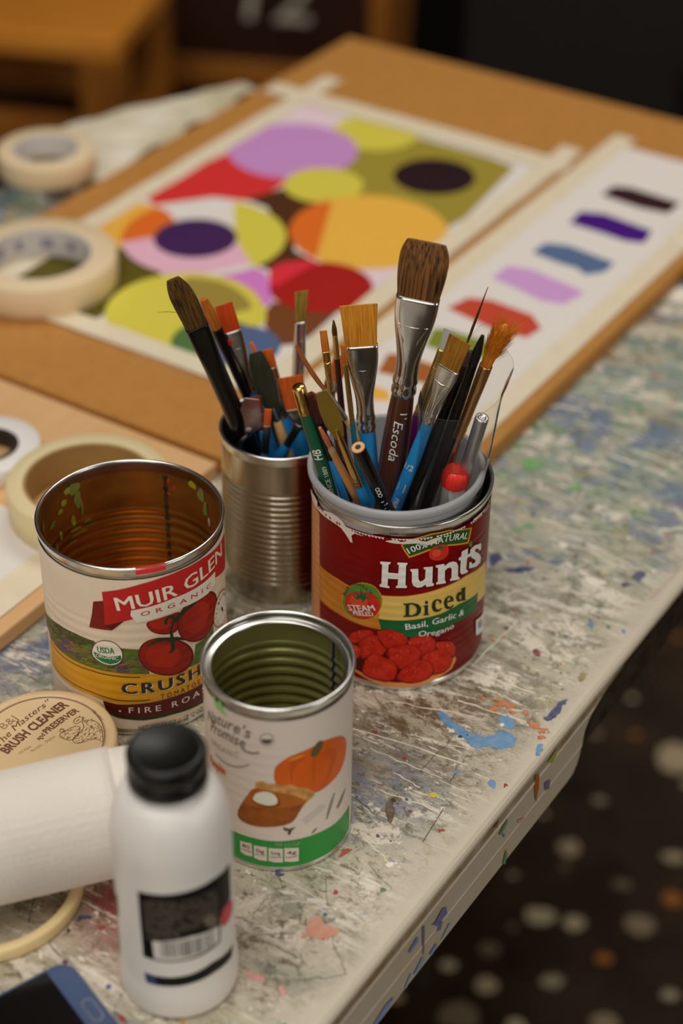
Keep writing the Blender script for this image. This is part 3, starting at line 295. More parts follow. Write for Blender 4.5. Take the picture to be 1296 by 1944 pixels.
FLAT={"c.violet":[1247.4,850.1,57.0],"c.lime_top":[1320.3,810.0,38.4],"c.lime_mid":[1204.6,789.7,33.9],"c.maroon":[1272.2,720.0,35.3],"c.big_orange":[1154.7,712.7,65.0],"c.ring":[1071.1,817.8,66.7],"c.purple":[1065.2,822.2,33.7],"c.amber":[1052.7,883.4,39.8],"c.crimson":[1054.5,693.0,40.2],"c.big_lime":[965.0,758.0,59.9],"c.green":[941.6,711.9,32.9],"c.blue":[947.5,693.0,29.1],"p.red":[[1101.8,901.6],[1127.0,905.3],[1160.7,902.1],[1210.9,895.5],[1228.9,893.8],[1194.9,818.9],[1163.5,819.4],[1143.1,827.2],[1134.0,854.0],[1094.3,885.9]],"p.brown_mid":[[1145.1,828.6],[1186.3,813.0],[1176.3,773.5],[1123.4,764.9],[1092.6,744.0],[1087.2,719.8],[1054.8,736.2],[1055.0,759.6],[1101.8,763.3],[1142.9,805.1]],"p.olive":[[1271.7,810.9],[1333.4,790.3],[1333.3,776.5],[1333.1,702.4],[1328.0,671.5],[1219.9,659.1],[1194.6,662.3],[1202.0,774.0],[1280.4,819.3]],"p.lilac":[[1262.8,894.2],[1343.5,907.9],[1349.5,861.1],[1315.4,847.8],[1300.2,849.5],[1295.9,881.7]],"p.dark_olive":[[988.8,964.2],[1002.4,910.5],[1018.2,862.5],[1019.4,852.5],[1004.2,811.3],[999.6,802.5],[959.7,816.0],[927.0,805.5],[916.2,807.1],[905.0,852.7],[920.8,904.1]],"p.magenta":[[1014.3,776.9],[1051.4,757.0],[1050.1,743.2],[1038.7,729.0],[1015.0,711.3],[1002.0,712.2],[999.1,720.2],[1017.2,745.6]],"p.brown_low":[[998.1,707.0],[1015.0,711.3],[1026.4,672.1],[1028.7,661.5],[987.5,658.4],[971.2,661.8],[961.9,672.2],[981.5,695.5]],"p.olive_low":[[1005.5,793.8],[1014.3,776.9],[1018.4,759.2],[1010.4,733.1],[995.2,714.9],[986.7,723.9],[959.1,728.8],[940.9,727.8],[955.5,748.6]],"p.yellow_bit":[[986.7,723.9],[1005.4,710.8],[987.0,698.1],[976.5,699.4],[974.7,712.8]],"p.ring_lime":[[1159.7,852.4],[1081.1,793.9],[1052.0,756.1],[1048.7,714.3],[1195.3,799.8]],"p.ring_pink":[[1015.8,874.3],[1048.5,850.6],[1078.6,789.4],[1054.4,760.4],[1004.9,790.8],[953.9,824.5]],"p.amber_tip":[[1042.8,922.8],[1051.4,914.3],[1036.5,910.6]],"p.orange_cut":[[1175.7,803.2],[1181.7,766.1],[1080.1,716.7],[1056.4,728.7]],"p.crim_cut":[[1062.1,749.0],[1091.5,721.4],[1083.5,717.3],[1051.7,721.4],[1028.2,721.7]],"p.pale_right":[[1092.0,684.9],[1120.3,662.7],[1109.0,655.7],[1071.6,657.2]],"p.sw0_maroon":[[1321.2,584.3],[1342.1,583.3],[1347.7,569.6],[1344.8,522.4],[1321.0,522.5],[1317.5,547.7]],"p.sw1_violet":[[1259.6,583.1],[1283.3,585.2],[1291.0,566.8],[1284.9,520.2],[1262.0,516.5],[1256.5,530.5],[1258.6,550.8]],"p.sw2_slate":[[1197.0,584.4],[1217.2,583.0],[1224.0,564.7],[1217.9,521.2],[1199.2,521.4],[1187.0,531.7],[1193.3,541.9],[1192.9,558.3]],"p.sw3_lilac":[[1142.2,590.5],[1166.5,589.6],[1171.3,570.7],[1162.0,519.0],[1136.0,524.1],[1131.2,542.3],[1136.9,564.0]],"p.sw4_rust":[[1080.7,595.3],[1103.9,590.3],[1110.6,573.0],[1107.8,536.7],[1094.0,521.4],[1075.8,524.1],[1072.2,547.0],[1076.6,572.4]],"p.sw5_green":[[1023.8,580.7],[1048.8,588.7],[1053.8,577.8],[1054.1,545.9],[1047.2,525.3],[1034.6,530.6],[1023.8,553.5]],"p.sw6_brown":[[972.3,590.3],[998.7,597.6],[1003.6,586.9],[1003.3,557.3],[979.2,547.5],[974.5,580.4]],"p.sw7_amber":[[942.6,582.9],[955.9,582.3],[955.1,570.6],[945.7,562.6],[936.2,576.6]],"t.blue_a":[[696.1,377.8],[699.9,374.8],[696.4,369.3],[694.3,366.3],[693.3,357.9],[692.4,351.4],[692.8,344.8],[697.1,340.3],[703.1,340.3],[704.8,332.7],[701.2,328.2],[697.0,326.7],[689.2,332.6],[687.5,341.0],[682.3,342.3],[683.0,347.8],[686.0,351.2],[687.3,357.1],[688.6,363.0],[691.4,370.7]],"t.blue_b":[[709.5,345.5],[715.1,345.1],[716.6,340.8],[712.8,334.5],[706.7,333.7],[706.7,338.8]],"t.blue_c":[[702.2,316.9],[707.5,315.5],[705.1,312.6],[699.1,311.9],[696.0,312.8]],"t.blue_d":[[663.5,325.8],[667.7,323.2],[661.8,319.1],[659.8,322.1]],"t.blue_e":[[659.0,345.0],[663.2,343.2],[661.4,341.3],[658.1,343.3]],"t.orange_0":[[719.0,349.4],[718.0,348.3],[716.6,349.6],[715.9,350.8],[715.1,351.9],[714.4,353.7],[715.9,354.0],[717.9,353.7],[718.3,353.7],[719.0,352.5],[719.9,351.4],[719.6,351.1]],"t.orange_1":[[726.2,346.6],[724.7,346.7],[723.0,348.3],[721.8,348.9],[720.3,350.4],[720.5,351.9],[722.7,351.9],[723.8,352.5],[724.4,352.6],[726.1,351.3],[727.1,350.5],[726.9,349.1]],"t.orange_2":[[726.5,342.1],[724.9,343.0],[723.4,343.5],[722.0,343.8],[721.0,345.3],[722.1,346.2],[723.5,346.7],[723.8,347.9],[725.1,347.6],[727.0,346.5],[727.5,345.7],[727.3,343.6]],"t.orange_3":[[714.0,348.7],[713.1,349.1],[712.3,348.8],[711.5,349.2],[711.4,350.1],[712.1,350.5],[712.3,351.4],[712.6,351.9],[713.9,351.5],[714.7,351.0],[714.8,350.2],[714.7,348.9]],"t.orange_4":[[725.3,333.8],[724.4,333.4],[723.6,333.1],[722.9,333.9],[723.1,334.8],[723.4,335.6],[723.3,336.7],[724.3,336.9],[725.8,336.3],[726.3,335.8],[726.3,334.5],[726.1,333.5]],"t.orange_5":[[718.8,323.4],[717.7,321.8],[716.2,322.0],[715.3,323.9],[715.5,325.2],[715.0,327.1],[715.3,328.6],[717.9,328.1],[719.7,327.4],[719.9,326.4],[720.3,324.2],[720.0,323.7]],"t.orange_6":[[718.0,316.6],[717.0,315.4],[715.7,316.5],[715.1,317.9],[714.5,318.9],[713.7,320.7],[715.0,321.2],[717.1,320.7],[717.7,320.7],[718.2,319.5],[718.9,318.2],[718.7,318.0]],"t.orange_7":[[712.3,315.4],[711.4,315.2],[710.4,316.3],[709.8,316.8],[708.9,317.6],[708.8,318.6],[710.1,318.6],[711.0,318.8],[711.3,318.9],[712.1,318.0],[712.8,317.5],[712.6,316.9]],"t.orange_8":[[720.8,326.4],[719.6,327.0],[718.6,327.5],[717.7,327.7],[716.9,328.8],[717.5,329.4],[718.6,329.7],[718.9,330.4],[719.6,330.3],[721.0,329.5],[721.4,329.0],[721.3,327.6]],"t.orange_9":[[721.4,339.7],[720.4,340.1],[719.6,340.0],[718.8,340.3],[718.5,341.2],[719.2,341.6],[719.6,342.3],[719.9,342.9],[721.0,342.5],[722.0,342.1],[722.1,341.4],[722.0,340.0]],"t.orange_10":[[722.9,359.9],[721.9,359.7],[720.9,359.2],[720.0,360.1],[720.2,361.1],[720.8,361.9],[720.7,363.2],[721.6,363.5],[723.4,362.9],[724.1,362.3],[724.1,361.0],[723.9,359.7]],"t.orange_11":[[725.9,353.3],[725.2,352.5],[724.4,352.4],[723.8,353.5],[724.0,354.3],[723.9,355.3],[723.9,356.3],[725.3,356.1],[726.5,355.6],[726.7,355.1],[726.9,353.8],[726.7,353.3]],"t.navy_stroke":[[725.5,324.2],[731.1,322.9],[736.4,323.1],[743.6,322.6],[748.1,320.7],[745.5,318.5],[739.9,319.9],[735.6,318.1],[729.0,318.8],[725.1,320.6]],"t.red_dot":[[664.7,317.0],[667.3,316.3],[666.3,314.5],[664.2,315.4]],"t.yellow_dot":[[637.2,348.1],[640.4,345.8],[639.1,341.7],[635.7,343.9]],"t.red_b":[[616.8,330.2],[618.8,328.2],[617.5,326.3],[615.9,328.0]],"t.brown_a":[[615.9,362.8],[623.0,363.0],[616.5,356.5],[605.7,351.5],[610.0,357.5]],"t.bluegrey":[[606.9,376.5],[610.7,367.1],[623.6,356.6],[630.5,340.8],[630.3,335.7],[614.2,347.6],[597.4,358.8],[593.6,368.0]],"t.salmon":[[515.6,350.0],[518.8,348.0],[524.0,351.9],[530.1,351.1],[531.3,347.3],[528.0,342.3],[530.8,337.1],[528.7,334.8],[524.8,337.0],[521.4,337.1],[518.3,343.3],[518.8,346.4],[514.9,348.0]],"t.red_c":[[572.7,363.4],[577.5,363.1],[580.2,360.1],[573.8,360.8],[571.6,361.7]],"t.pink_a":[[482.0,361.0],[483.7,356.6],[483.9,347.6],[480.7,349.0],[479.3,356.3]],"t.pink_b":[[481.0,340.1],[485.3,340.3],[483.7,336.0],[480.3,335.1]],"t.purple_a":[[860.8,341.4],[866.0,341.0],[866.6,335.7],[862.6,337.2]],"t.indigo":[[872.8,339.8],[882.5,338.8],[882.8,333.9],[877.2,331.8],[870.6,333.2]],"t.steel_a":[[860.4,412.1],[861.7,406.9],[862.9,395.8],[858.0,395.5],[857.7,403.6]],"t.steel_b":[[857.4,391.7],[863.9,388.1],[863.6,381.0],[857.9,384.9]],"t.navy_a":[[843.0,425.7],[849.8,421.7],[845.5,415.8],[836.7,416.8],[833.5,418.5]],"t.navy_b":[[834.5,410.9],[843.8,403.1],[848.7,394.1],[841.4,396.0],[835.6,403.3]],"t.green_a":[[882.7,423.0],[888.9,420.2],[888.0,415.0],[882.7,418.2]],"t.green_b":[[875.7,427.0],[880.0,423.9],[879.2,418.6],[874.9,423.5]],"t.blue_f":[[817.4,341.6],[819.5,339.9],[816.0,336.7],[813.5,338.3]],"t.blue_g":[[823.3,321.5],[823.7,319.5],[820.0,318.2],[820.4,320.3]],"t.maroon_a":[[775.4,357.8],[778.4,356.1],[774.5,351.1],[771.9,353.7]],"t.olive_a":[[767.1,323.7],[773.9,323.9],[773.8,320.1],[766.1,320.0]],"t.navy_c":[[542.6,384.4],[545.2,383.3],[545.7,379.6],[543.0,380.8]],"t.white_a":[[578.9,340.1],[582.1,339.2],[583.6,335.0],[579.5,335.7]],"t.white_g":[[1218.9,473.5],[1233.9,472.6],[1238.1,463.2],[1219.3,454.7],[1210.9,464.3]],"t.white_b":[[876.8,393.7],[881.7,392.6],[880.9,387.5],[876.0,388.6]],"t.white_c":[[855.6,364.2],[858.4,359.9],[860.9,348.7],[852.5,352.4],[849.8,357.9]],"t.navy_d":[[461.6,449.4],[465.5,449.8],[467.3,446.5],[468.5,443.4],[464.5,446.9]],"t.white_d":[[470.4,445.6],[472.6,445.4],[472.0,442.5],[469.6,442.9]],"t.white_e":[[443.7,433.9],[445.4,432.6],[444.0,428.7],[442.3,429.4]],"t.white_f":[[433.7,451.5],[436.4,451.1],[435.4,447.8],[433.0,447.8]],"t.red_d":[[426.7,395.2],[428.6,394.7],[426.0,389.5],[424.5,390.2]],"t.green_far":[[948.5,460.4],[959.5,452.0],[953.9,440.8],[939.1,449.2]],"t.green_far2":[[930.1,420.4],[949.0,414.2],[942.6,407.0]],"t.scr0":[[778.1,374.1],[778.4,330.6]],"t.scr1":[[737.5,375.9],[742.7,337.7]],"t.scr2":[[658.8,409.8],[669.2,341.5]],"t.scr3":[[641.4,372.8],[638.5,354.1]],"t.scr4":[[625.2,371.2],[628.5,336.5]],"t.scr5":[[863.4,445.4],[865.8,405.9]],"t.scr6":[[841.0,423.1],[845.8,376.5]],"t.scr7":[[712.3,372.0],[718.3,330.5]],"t.scr8":[[650.1,394.0],[651.2,346.8]],"t.scr9":[[794.3,378.6],[745.8,380.6]],"t.scr10":[[921.0,439.5],[919.0,399.0]],"t.scr11":[[893.7,405.3],[908.1,362.9]],"t.scr12":[[590.4,359.7],[582.0,338.1]],"t.scr13":[[688.7,407.6],[705.5,357.7]],"t.scr14":[[813.4,396.4],[866.5,364.9]],"t.crk0":[[555.9,361.0],[541.1,350.7]],"t.crk1":[[523.7,336.2],[507.7,318.0]],"t.crk2":[[487.4,340.0],[508.5,316.9]],"t.crk3":[[514.7,378.0],[529.3,378.4]],"t.crk4":[[795.2,368.2],[801.7,325.2]],"t.crk5":[[651.9,360.7],[683.6,359.0]],"t.crk6":[[516.4,353.4],[500.6,371.3]],"t.crk7":[[650.0,341.1],[666.8,345.8]],"t.crk8":[[576.0,347.3],[567.2,327.4]],"t.redline":[[858.0,319.9],[899.1,318.0]],"k.rust":[[687.9,-3.7],[692.9,-9.7],[693.9,-20.8],[692.0,-30.5],[688.6,-18.4]],"k.purple":[[701.2,-22.6],[708.7,-25.6],[708.3,-32.5],[703.0,-29.9]],"k.lime":[[702.6,-7.3],[713.3,-4.6],[714.3,-10.5],[708.3,-12.9]],"k.brown":[[640.1,-6.3],[642.3,-0.2],[646.5,-3.8],[644.3,-9.9]],"k.green_a":[[647.3,-17.6],[655.6,-12.4],[657.6,-16.1],[650.6,-20.4]],"k.green_b":[[655.5,-47.5],[658.0,-38.1],[660.7,-44.6],[658.4,-50.6]],"k.pink":[[669.4,-25.6],[677.8,-30.1],[678.8,-33.1],[672.2,-30.0]],"k.blue_dot":[[652.3,-21.8],[654.2,-22.4],[654.9,-25.5],[652.9,-24.2]],"k.red":[[514.7,0.6],[525.8,-1.5],[527.0,-6.1],[516.9,-2.4]],"k.n7a":[[552.3,-20.9],[561.3,-17.4],[562.5,-22.1],[554.2,-23.1]],"k.n7b":[[566.1,-15.1],[568.4,-15.6],[569.4,-39.3],[568.4,-38.3]],"k.n5":[[575.9,-22.6],[579.5,-24.2],[587.3,-20.3],[591.1,-23.2],[592.4,-29.3],[582.1,-28.5],[588.2,-30.7],[586.3,-35.9],[581.3,-33.0],[584.0,-31.1]],"k.b1":[[550.0,-46.7],[556.4,-40.7],[558.9,-44.1],[552.3,-48.2]],"k.b2":[[559.0,-45.0],[567.8,-39.5],[570.9,-44.3],[562.5,-46.8]],"k.b3":[[575.2,-44.9],[582.1,-42.6],[584.3,-46.5],[578.2,-48.2]],"k.b4":[[587.0,-45.6],[596.2,-39.9],[599.0,-44.4],[589.5,-46.1]],"k.b5":[[519.9,-44.1],[531.8,-40.8],[539.6,-42.5],[538.6,-45.1],[527.7,-47.2],[523.3,-47.7]]}
LID={"t_mast":[[-21.9,-6.7],[-11.4,12.8],[1.5,29.1]],"h_mast":[[-11.4,12.8],[-13.5,17.5]],"t_brush":[[-17.2,-12.4],[-2.8,9.6],[10.9,27.1]],"h_brush":[[-17.2,-12.4],[-19.7,-8.7]],"t_pres":[[1.8,3.7],[9.4,13.6],[17.3,22.4]],"h_pres":[[1.8,3.7],[0.4,6.3]],"t_and":[[-1.8,-1.5],[1.0,2.9]],"h_and":[[-1.8,-1.5],[-2.8,0.3]],"t_oil":[[-10.5,-12.7],[-5.1,-6.6]],"h_oil":[[-10.5,-12.7],[-11.1,-11.4]],"t_acr":[[-4.5,-10.9],[6.7,1.3]],"h_acr":[[-4.5,-10.9],[-5.1,-9.5]],"t_num":[[23.8,22.1],[29.6,14.9]],"h_num":[[23.8,22.1],[24.6,23.4]],"t_bj":[[-22.0,6.7],[-15.5,15.3]],"h_bj":[[-22.0,6.7],[-23.8,10.1]],"man1":[[7.4,2.2],[12.5,7.3],[15.7,9.9],[19.1,10.0],[19.1,5.7],[16.9,-0.2],[14.2,-1.5]],"man2":[[14.7,13.3],[15.4,16.3],[18.1,18.1],[20.3,16.8],[19.7,14.7],[16.6,11.6]],"man3":[[19.2,14.2],[23.7,15.6],[28.0,13.6],[31.4,8.5],[33.0,-3.2],[30.1,0.1],[26.1,-0.0],[20.8,-3.4],[17.3,-3.5],[15.8,-0.2],[19.7,4.9],[21.4,10.0]],"easel":[[8.1,5.5],[8.7,8.1],[9.6,7.7],[11.2,6.4],[9.3,5.1]]}
BRUSH=[{"n":"paint_brush","k":"mop","co":"M","B":[-28.7,934.5,4.0],"T":[-90.9,878.8,231.0],"L":241.9,"bl":34.8,"fl":59.6,"w":[7.5,13.2,11.5,12.6],"col":["umber","black","black"],"yaw":0,"lab":"large brush with dark umber pointed head and thick glossy black ferrule, leaning left"},{"n":"paint_brush","k":"round","co":"M","B":[-14.9,929.8,4.0],"T":[-80.3,924.7,192.5],"L":199.6,"bl":20.4,"fl":36.7,"w":[4.3,6.7,5.2,4.9],"col":["amber","black","black"],"yaw":0,"lab":"small round amber brush between the large black brush and the red-orange flat brush"},{"n":"paint_brush","k":"flat","co":"M","B":[-19.6,921.6,4.0],"T":[-69.8,935.8,182.9],"L":186.4,"bl":17.4,"fl":40.9,"w":[10.5,10.8,8.0,8.0],"col":["redorange","silver","blue"],"yaw":0,"lab":"flat brush with bright red-orange bristles and wide silver ferrule in the tin can"},{"n":"palette_knife","k":"leaf","co":"M","B":[-10.4,920.2,4.0],"T":[-51.2,920.4,159.8],"L":161.1,"bl":42.5,"fl":6.2,"w":[12.9,10.4,2.5,6.7],"col":["darkgreen","steel","wood"],"yaw":0,"lab":"palette knife with a broad blade caked in dark green paint, in the tin can"},{"n":"palette_knife","k":"trowel","co":"M","B":[-65.6,914.8,20.0],"T":[-52.3,897.1,142.8],"L":124.8,"bl":26.6,"fl":16.4,"w":[15.8,12.1,2.4,7.3],"col":["steelreflect","steel","wood"],"yaw":0,"lab":"small trowel-shaped steel palette knife with bent neck at the front of the tin can"},{"n":"paint_brush","k":"flat","co":"M","B":[-10.6,920.9,4.0],"T":[-44.8,927.6,157.7],"L":157.6,"bl":11.9,"fl":34.0,"w":[7.7,6.8,7.1,8.0],"col":["orange","silverdark","blue"],"yaw":0,"lab":"slim flat brush with square orange tip and blue handle, mid tin can"},{"n":"pencil","k":"pencil","co":"M","B":[-6.1,927.1,24.0],"T":[-55.1,947.3,150.9],"L":137.5,"bl":0.0,"fl":13.5,"w":[2.8,2.8,2.8,2.8],"col":["orange","yellow","yellow"],"yaw":0,"lab":"thin yellow pencil with an orange end leaning behind the slim flat brush"},{"n":"paint_brush","k":"flat","co":"M","B":[-51.8,910.2,4.0],"T":[-43.1,899.1,134.9],"L":131.6,"bl":11.3,"fl":20.5,"w":[4.3,4.6,4.9,6.1],"col":["orange","silverdark","blue"],"yaw":0,"lab":"shortest orange-tipped brush standing upright at the front rim of the tin can"},{"n":"paint_brush","k":"flat","co":"M","B":[-29.6,906.9,4.0],"T":[-51.1,908.4,137.5],"L":135.2,"bl":12.1,"fl":10.8,"w":[7.1,6.1,4.3,4.3],"col":["rust","silverdark","blue"],"yaw":0,"lab":"small rust-red flat brush seen through behind the trowel-shaped knife"},{"n":"paint_brush","k":"flat","co":"M","B":[-10.6,912.2,4.0],"T":[-30.8,917.6,145.8],"L":143.3,"bl":21.5,"fl":14.6,"w":[15.4,12.3,6.2,7.4],"col":["orange","silverdark","blue"],"yaw":0,"lab":"wide flat orange brush right behind the gold end of the green pencil"},{"n":"paint_brush","k":"flat","co":"M","B":[-64.0,925.9,28.0],"T":[-15.3,897.9,146.5],"L":131.1,"bl":19.5,"fl":26.6,"w":[7.3,5.5,5.2,8.5],"col":["rust","silverdark","blue"],"yaw":0,"lab":"blue-handled brush crossing down to the left behind the green pencil, brown-silver ferrule showing"},{"n":"paint_brush","k":"flat","co":"M","B":[-31.1,926.9,4.0],"T":[-24.9,947.4,185.7],"L":183.0,"bl":19.0,"fl":42.9,"w":[9.3,6.5,8.0,9.3],"col":["khaki","silver","blue"],"yaw":0.5,"lab":"tall narrow brush with khaki splayed bristles and long grey ferrule in the tin can"},{"n":"paint_brush","k":"flat","co":"M","B":[-49.0,914.8,4.0],"T":[-0.5,924.2,156.1],"L":159.9,"bl":16.8,"fl":19.9,"w":[9.5,9.5,6.2,7.4],"col":["orange","silverdark","blue"],"yaw":0,"lab":"small square orange brush tilted right, between the two brush cans"},{"n":"pencil","k":"greenpencil","co":"C","B":[19.8,847.9,7.0],"T":[-23.9,838.4,188.9],"L":187.3,"bl":0.0,"fl":17.4,"w":[6.5,7.3,7.6,7.9],"col":["gold","gold","green"],"yaw":0,"lab":"green pencil with gold end cap marked HB, at the left rim of the cup"},{"n":"paint_brush","k":"round","co":"C","B":[28.8,855.0,7.0],"T":[-17.6,834.5,186.4],"L":186.5,"bl":19.1,"fl":27.6,"w":[3.4,4.8,4.5,4.5],"col":["maroon","black","blue"],"yaw":0,"lab":"dark brush flecked with red paint, right beside the green pencil"},{"n":"palette_knife","k":"leaf","co":"C","B":[46.6,851.6,7.0],"T":[-11.1,811.2,202.5],"L":207.8,"bl":35.3,"fl":37.8,"w":[9.8,9.3,4.9,6.8],"col":["olivegold","gold","blue"],"yaw":0,"lab":"leaf-shaped olive gold painting blade with gold ferrule and blue handle, front left of cup"},{"n":"palette_knife","k":"leaf","co":"C","B":[64.7,871.9,35.0],"T":[-25.2,858.1,202.6],"L":190.6,"bl":37.4,"fl":19.0,"w":[4.0,4.6,2.3,4.0],"col":["rustreflect","steel","wood"],"yaw":1.0,"lab":"narrow rust-brown blade leaning far left out of the grey cup"},{"n":"paint_brush","k":"flat","co":"C","B":[12.6,865.1,7.0],"T":[-11.2,870.7,204.2],"L":198.7,"bl":12.5,"fl":25.4,"w":[4.0,4.3,4.0,4.0],"col":["amber","gold","brown"],"yaw":0,"lab":"narrow brush with a slanted amber tip and gold ferrule, left of the wide amber brush"},{"n":"paint_brush","k":"round","co":"C","B":[12.3,868.5,7.0],"T":[-5.7,885.9,202.1],"L":196.7,"bl":9.0,"fl":14.3,"w":[0.9,2.9,3.5,3.8],"col":["umber","gold","darkbrown"],"yaw":0,"lab":"finest pointed brush with dark tip, just left of the wide amber brush"},{"n":"paint_brush","k":"round","co":"C","B":[21.5,864.5,7.0],"T":[-0.3,855.2,204.7],"L":199.1,"bl":11.9,"fl":39.3,"w":[2.6,2.8,3.1,3.1],"col":["amber","gold","teal"],"yaw":0,"lab":"slender brush with gold ferrule and teal handle, tucked against the wide amber brush"},{"n":"paint_brush","k":"flat","co":"C","B":[23.9,861.8,7.0],"T":[7.7,865.8,223.3],"L":217.0,"bl":24.6,"fl":54.1,"w":[20.7,18.2,9.9,10.5],"col":["goldamber","silverring","blue"],"yaw":0,"lab":"wide flat brush with golden amber bristles, crimped silver ferrule and blue handle"},{"n":"paint_brush","k":"hero","co":"C","B":[16.1,860.7,7.0],"T":[42.7,861.4,263.6],"L":258.0,"bl":32.4,"fl":61.2,"w":[23.3,23.3,13.0,15.5],"col":["brownblack","silverring","darkwood"],"yaw":-0.1,"lab":"largest brush, brown-black flat bristles, bright silver ferrule, dark brown lettered handle"},{"n":"paint_brush","k":"flat","co":"C","B":[4.2,869.9,7.0],"T":[58.5,887.2,196.2],"L":197.6,"bl":12.3,"fl":42.9,"w":[7.0,5.3,6.8,8.5],"col":["clear","gold","purple"],"yaw":0,"lab":"brush with clear-tipped gold ferrule and purple handle, right of the largest brush"},{"n":"paint_brush","k":"flat","co":"C","B":[5.0,855.9,7.0],"T":[61.7,846.4,214.3],"L":215.1,"bl":19.0,"fl":37.5,"w":[13.5,12.4,6.5,7.6],"col":["khakiamber","silver","blue"],"yaw":-0.3,"lab":"flat amber-brown brush with silver ferrule and blue handle marked one half"},{"n":"paint_brush","k":"round","co":"C","B":[15.8,871.3,7.0],"T":[76.2,863.9,236.2],"L":237.1,"bl":34.8,"fl":26.5,"w":[0.3,1.4,2.5,2.8],"col":["umber","silverdark","darkbrown"],"yaw":0,"lab":"rigger brush with the long needle-thin dark tip, rising behind the clear sleeve"},{"n":"paint_brush","k":"round","co":"C","B":[28.3,866.4,7.0],"T":[73.5,846.3,216.8],"L":215.6,"bl":18.8,"fl":31.3,"w":[2.0,5.1,5.6,5.9],"col":["black","black","black"],"yaw":0,"lab":"pointed brush with black bristles and black ferrule inside the clear sleeve"},{"n":"paint_brush","k":"round","co":"C","B":[29.2,866.4,7.0],"T":[84.1,853.2,220.3],"L":220.7,"bl":27.8,"fl":50.1,"w":[8.5,7.3,6.2,6.8],"col":["fluffy","copper","silverdark"],"yaw":0,"lab":"fluffy round brush with frayed orange bristles and copper brown ferrule, rightmost in the cup"},{"n":"paint_brush","k":"round","co":"C","B":[28.2,878.9,7.0],"T":[70.6,880.0,186.5],"L":184.5,"bl":12.4,"fl":16.4,"w":[4.1,5.9,4.7,4.7],"col":["maroon","black","black"],"yaw":0,"lab":"dark red round brush half hidden behind the flat amber-brown brush"},{"n":"pen","k":"tube","co":"C","B":[48.9,870.2,7.0],"T":[75.5,840.4,169.2],"L":167.1,"bl":0.0,"fl":0.0,"w":[7.7,7.7,7.7,7.7],"col":["silver","silver","silver"],"yaw":0,"lab":"silver metal tube-shaped pen with a flat end inside the clear sleeve"},{"n":"marker","k":"marker","co":"C","B":[57.2,857.6,7.0],"T":[63.5,844.7,132.2],"L":126.0,"bl":10.8,"fl":0.0,"w":[15.2,15.2,13.5,13.5],"col":["red","red","white"],"yaw":0,"lab":"marker with a ribbed red cap low inside the clear sleeve"},{"n":"pencil","k":"blackpencil","co":"C","B":[62.3,857.7,7.0],"T":[8.4,806.1,171.4],"L":180.5,"bl":0.0,"fl":0.0,"w":[7.5,7.5,7.5,7.5],"col":["lead","wood","black"],"yaw":0,"lab":"black pencil with a bare wood end and white lettering at the front of the cup"},{"n":"paint_brush","k":"round","co":"C","B":[49.4,861.2,7.0],"T":[-12.0,816.2,177.1],"L":186.3,"bl":15.3,"fl":6.1,"w":[1.7,2.5,3.9,4.7],"col":["coral","paint","orangewood"],"yaw":0,"lab":"thin coral-tipped brush with paint-smeared orange handle, beside the green pencil"},{"n":"paint_brush","k":"round","co":"C","B":[10.1,860.0,7.0],"T":[65.6,857.8,191.1],"L":192.3,"bl":9.8,"fl":15.5,"w":[2.9,4.6,5.2,7.5],"col":["black","black","black"],"yaw":0,"lab":"black-handled brush between the blue one-half brush and the clear sleeve"},{"n":"paint_brush","k":"round","co":"C","B":[49.7,872.3,7.0],"T":[-14.5,849.3,159.4],"L":166.9,"bl":10.8,"fl":12.6,"w":[2.9,4.1,4.1,6.9],"col":["maroon","black","black"],"yaw":0,"lab":"black-handled brush low behind the leaf-shaped blade and black pencil"}]
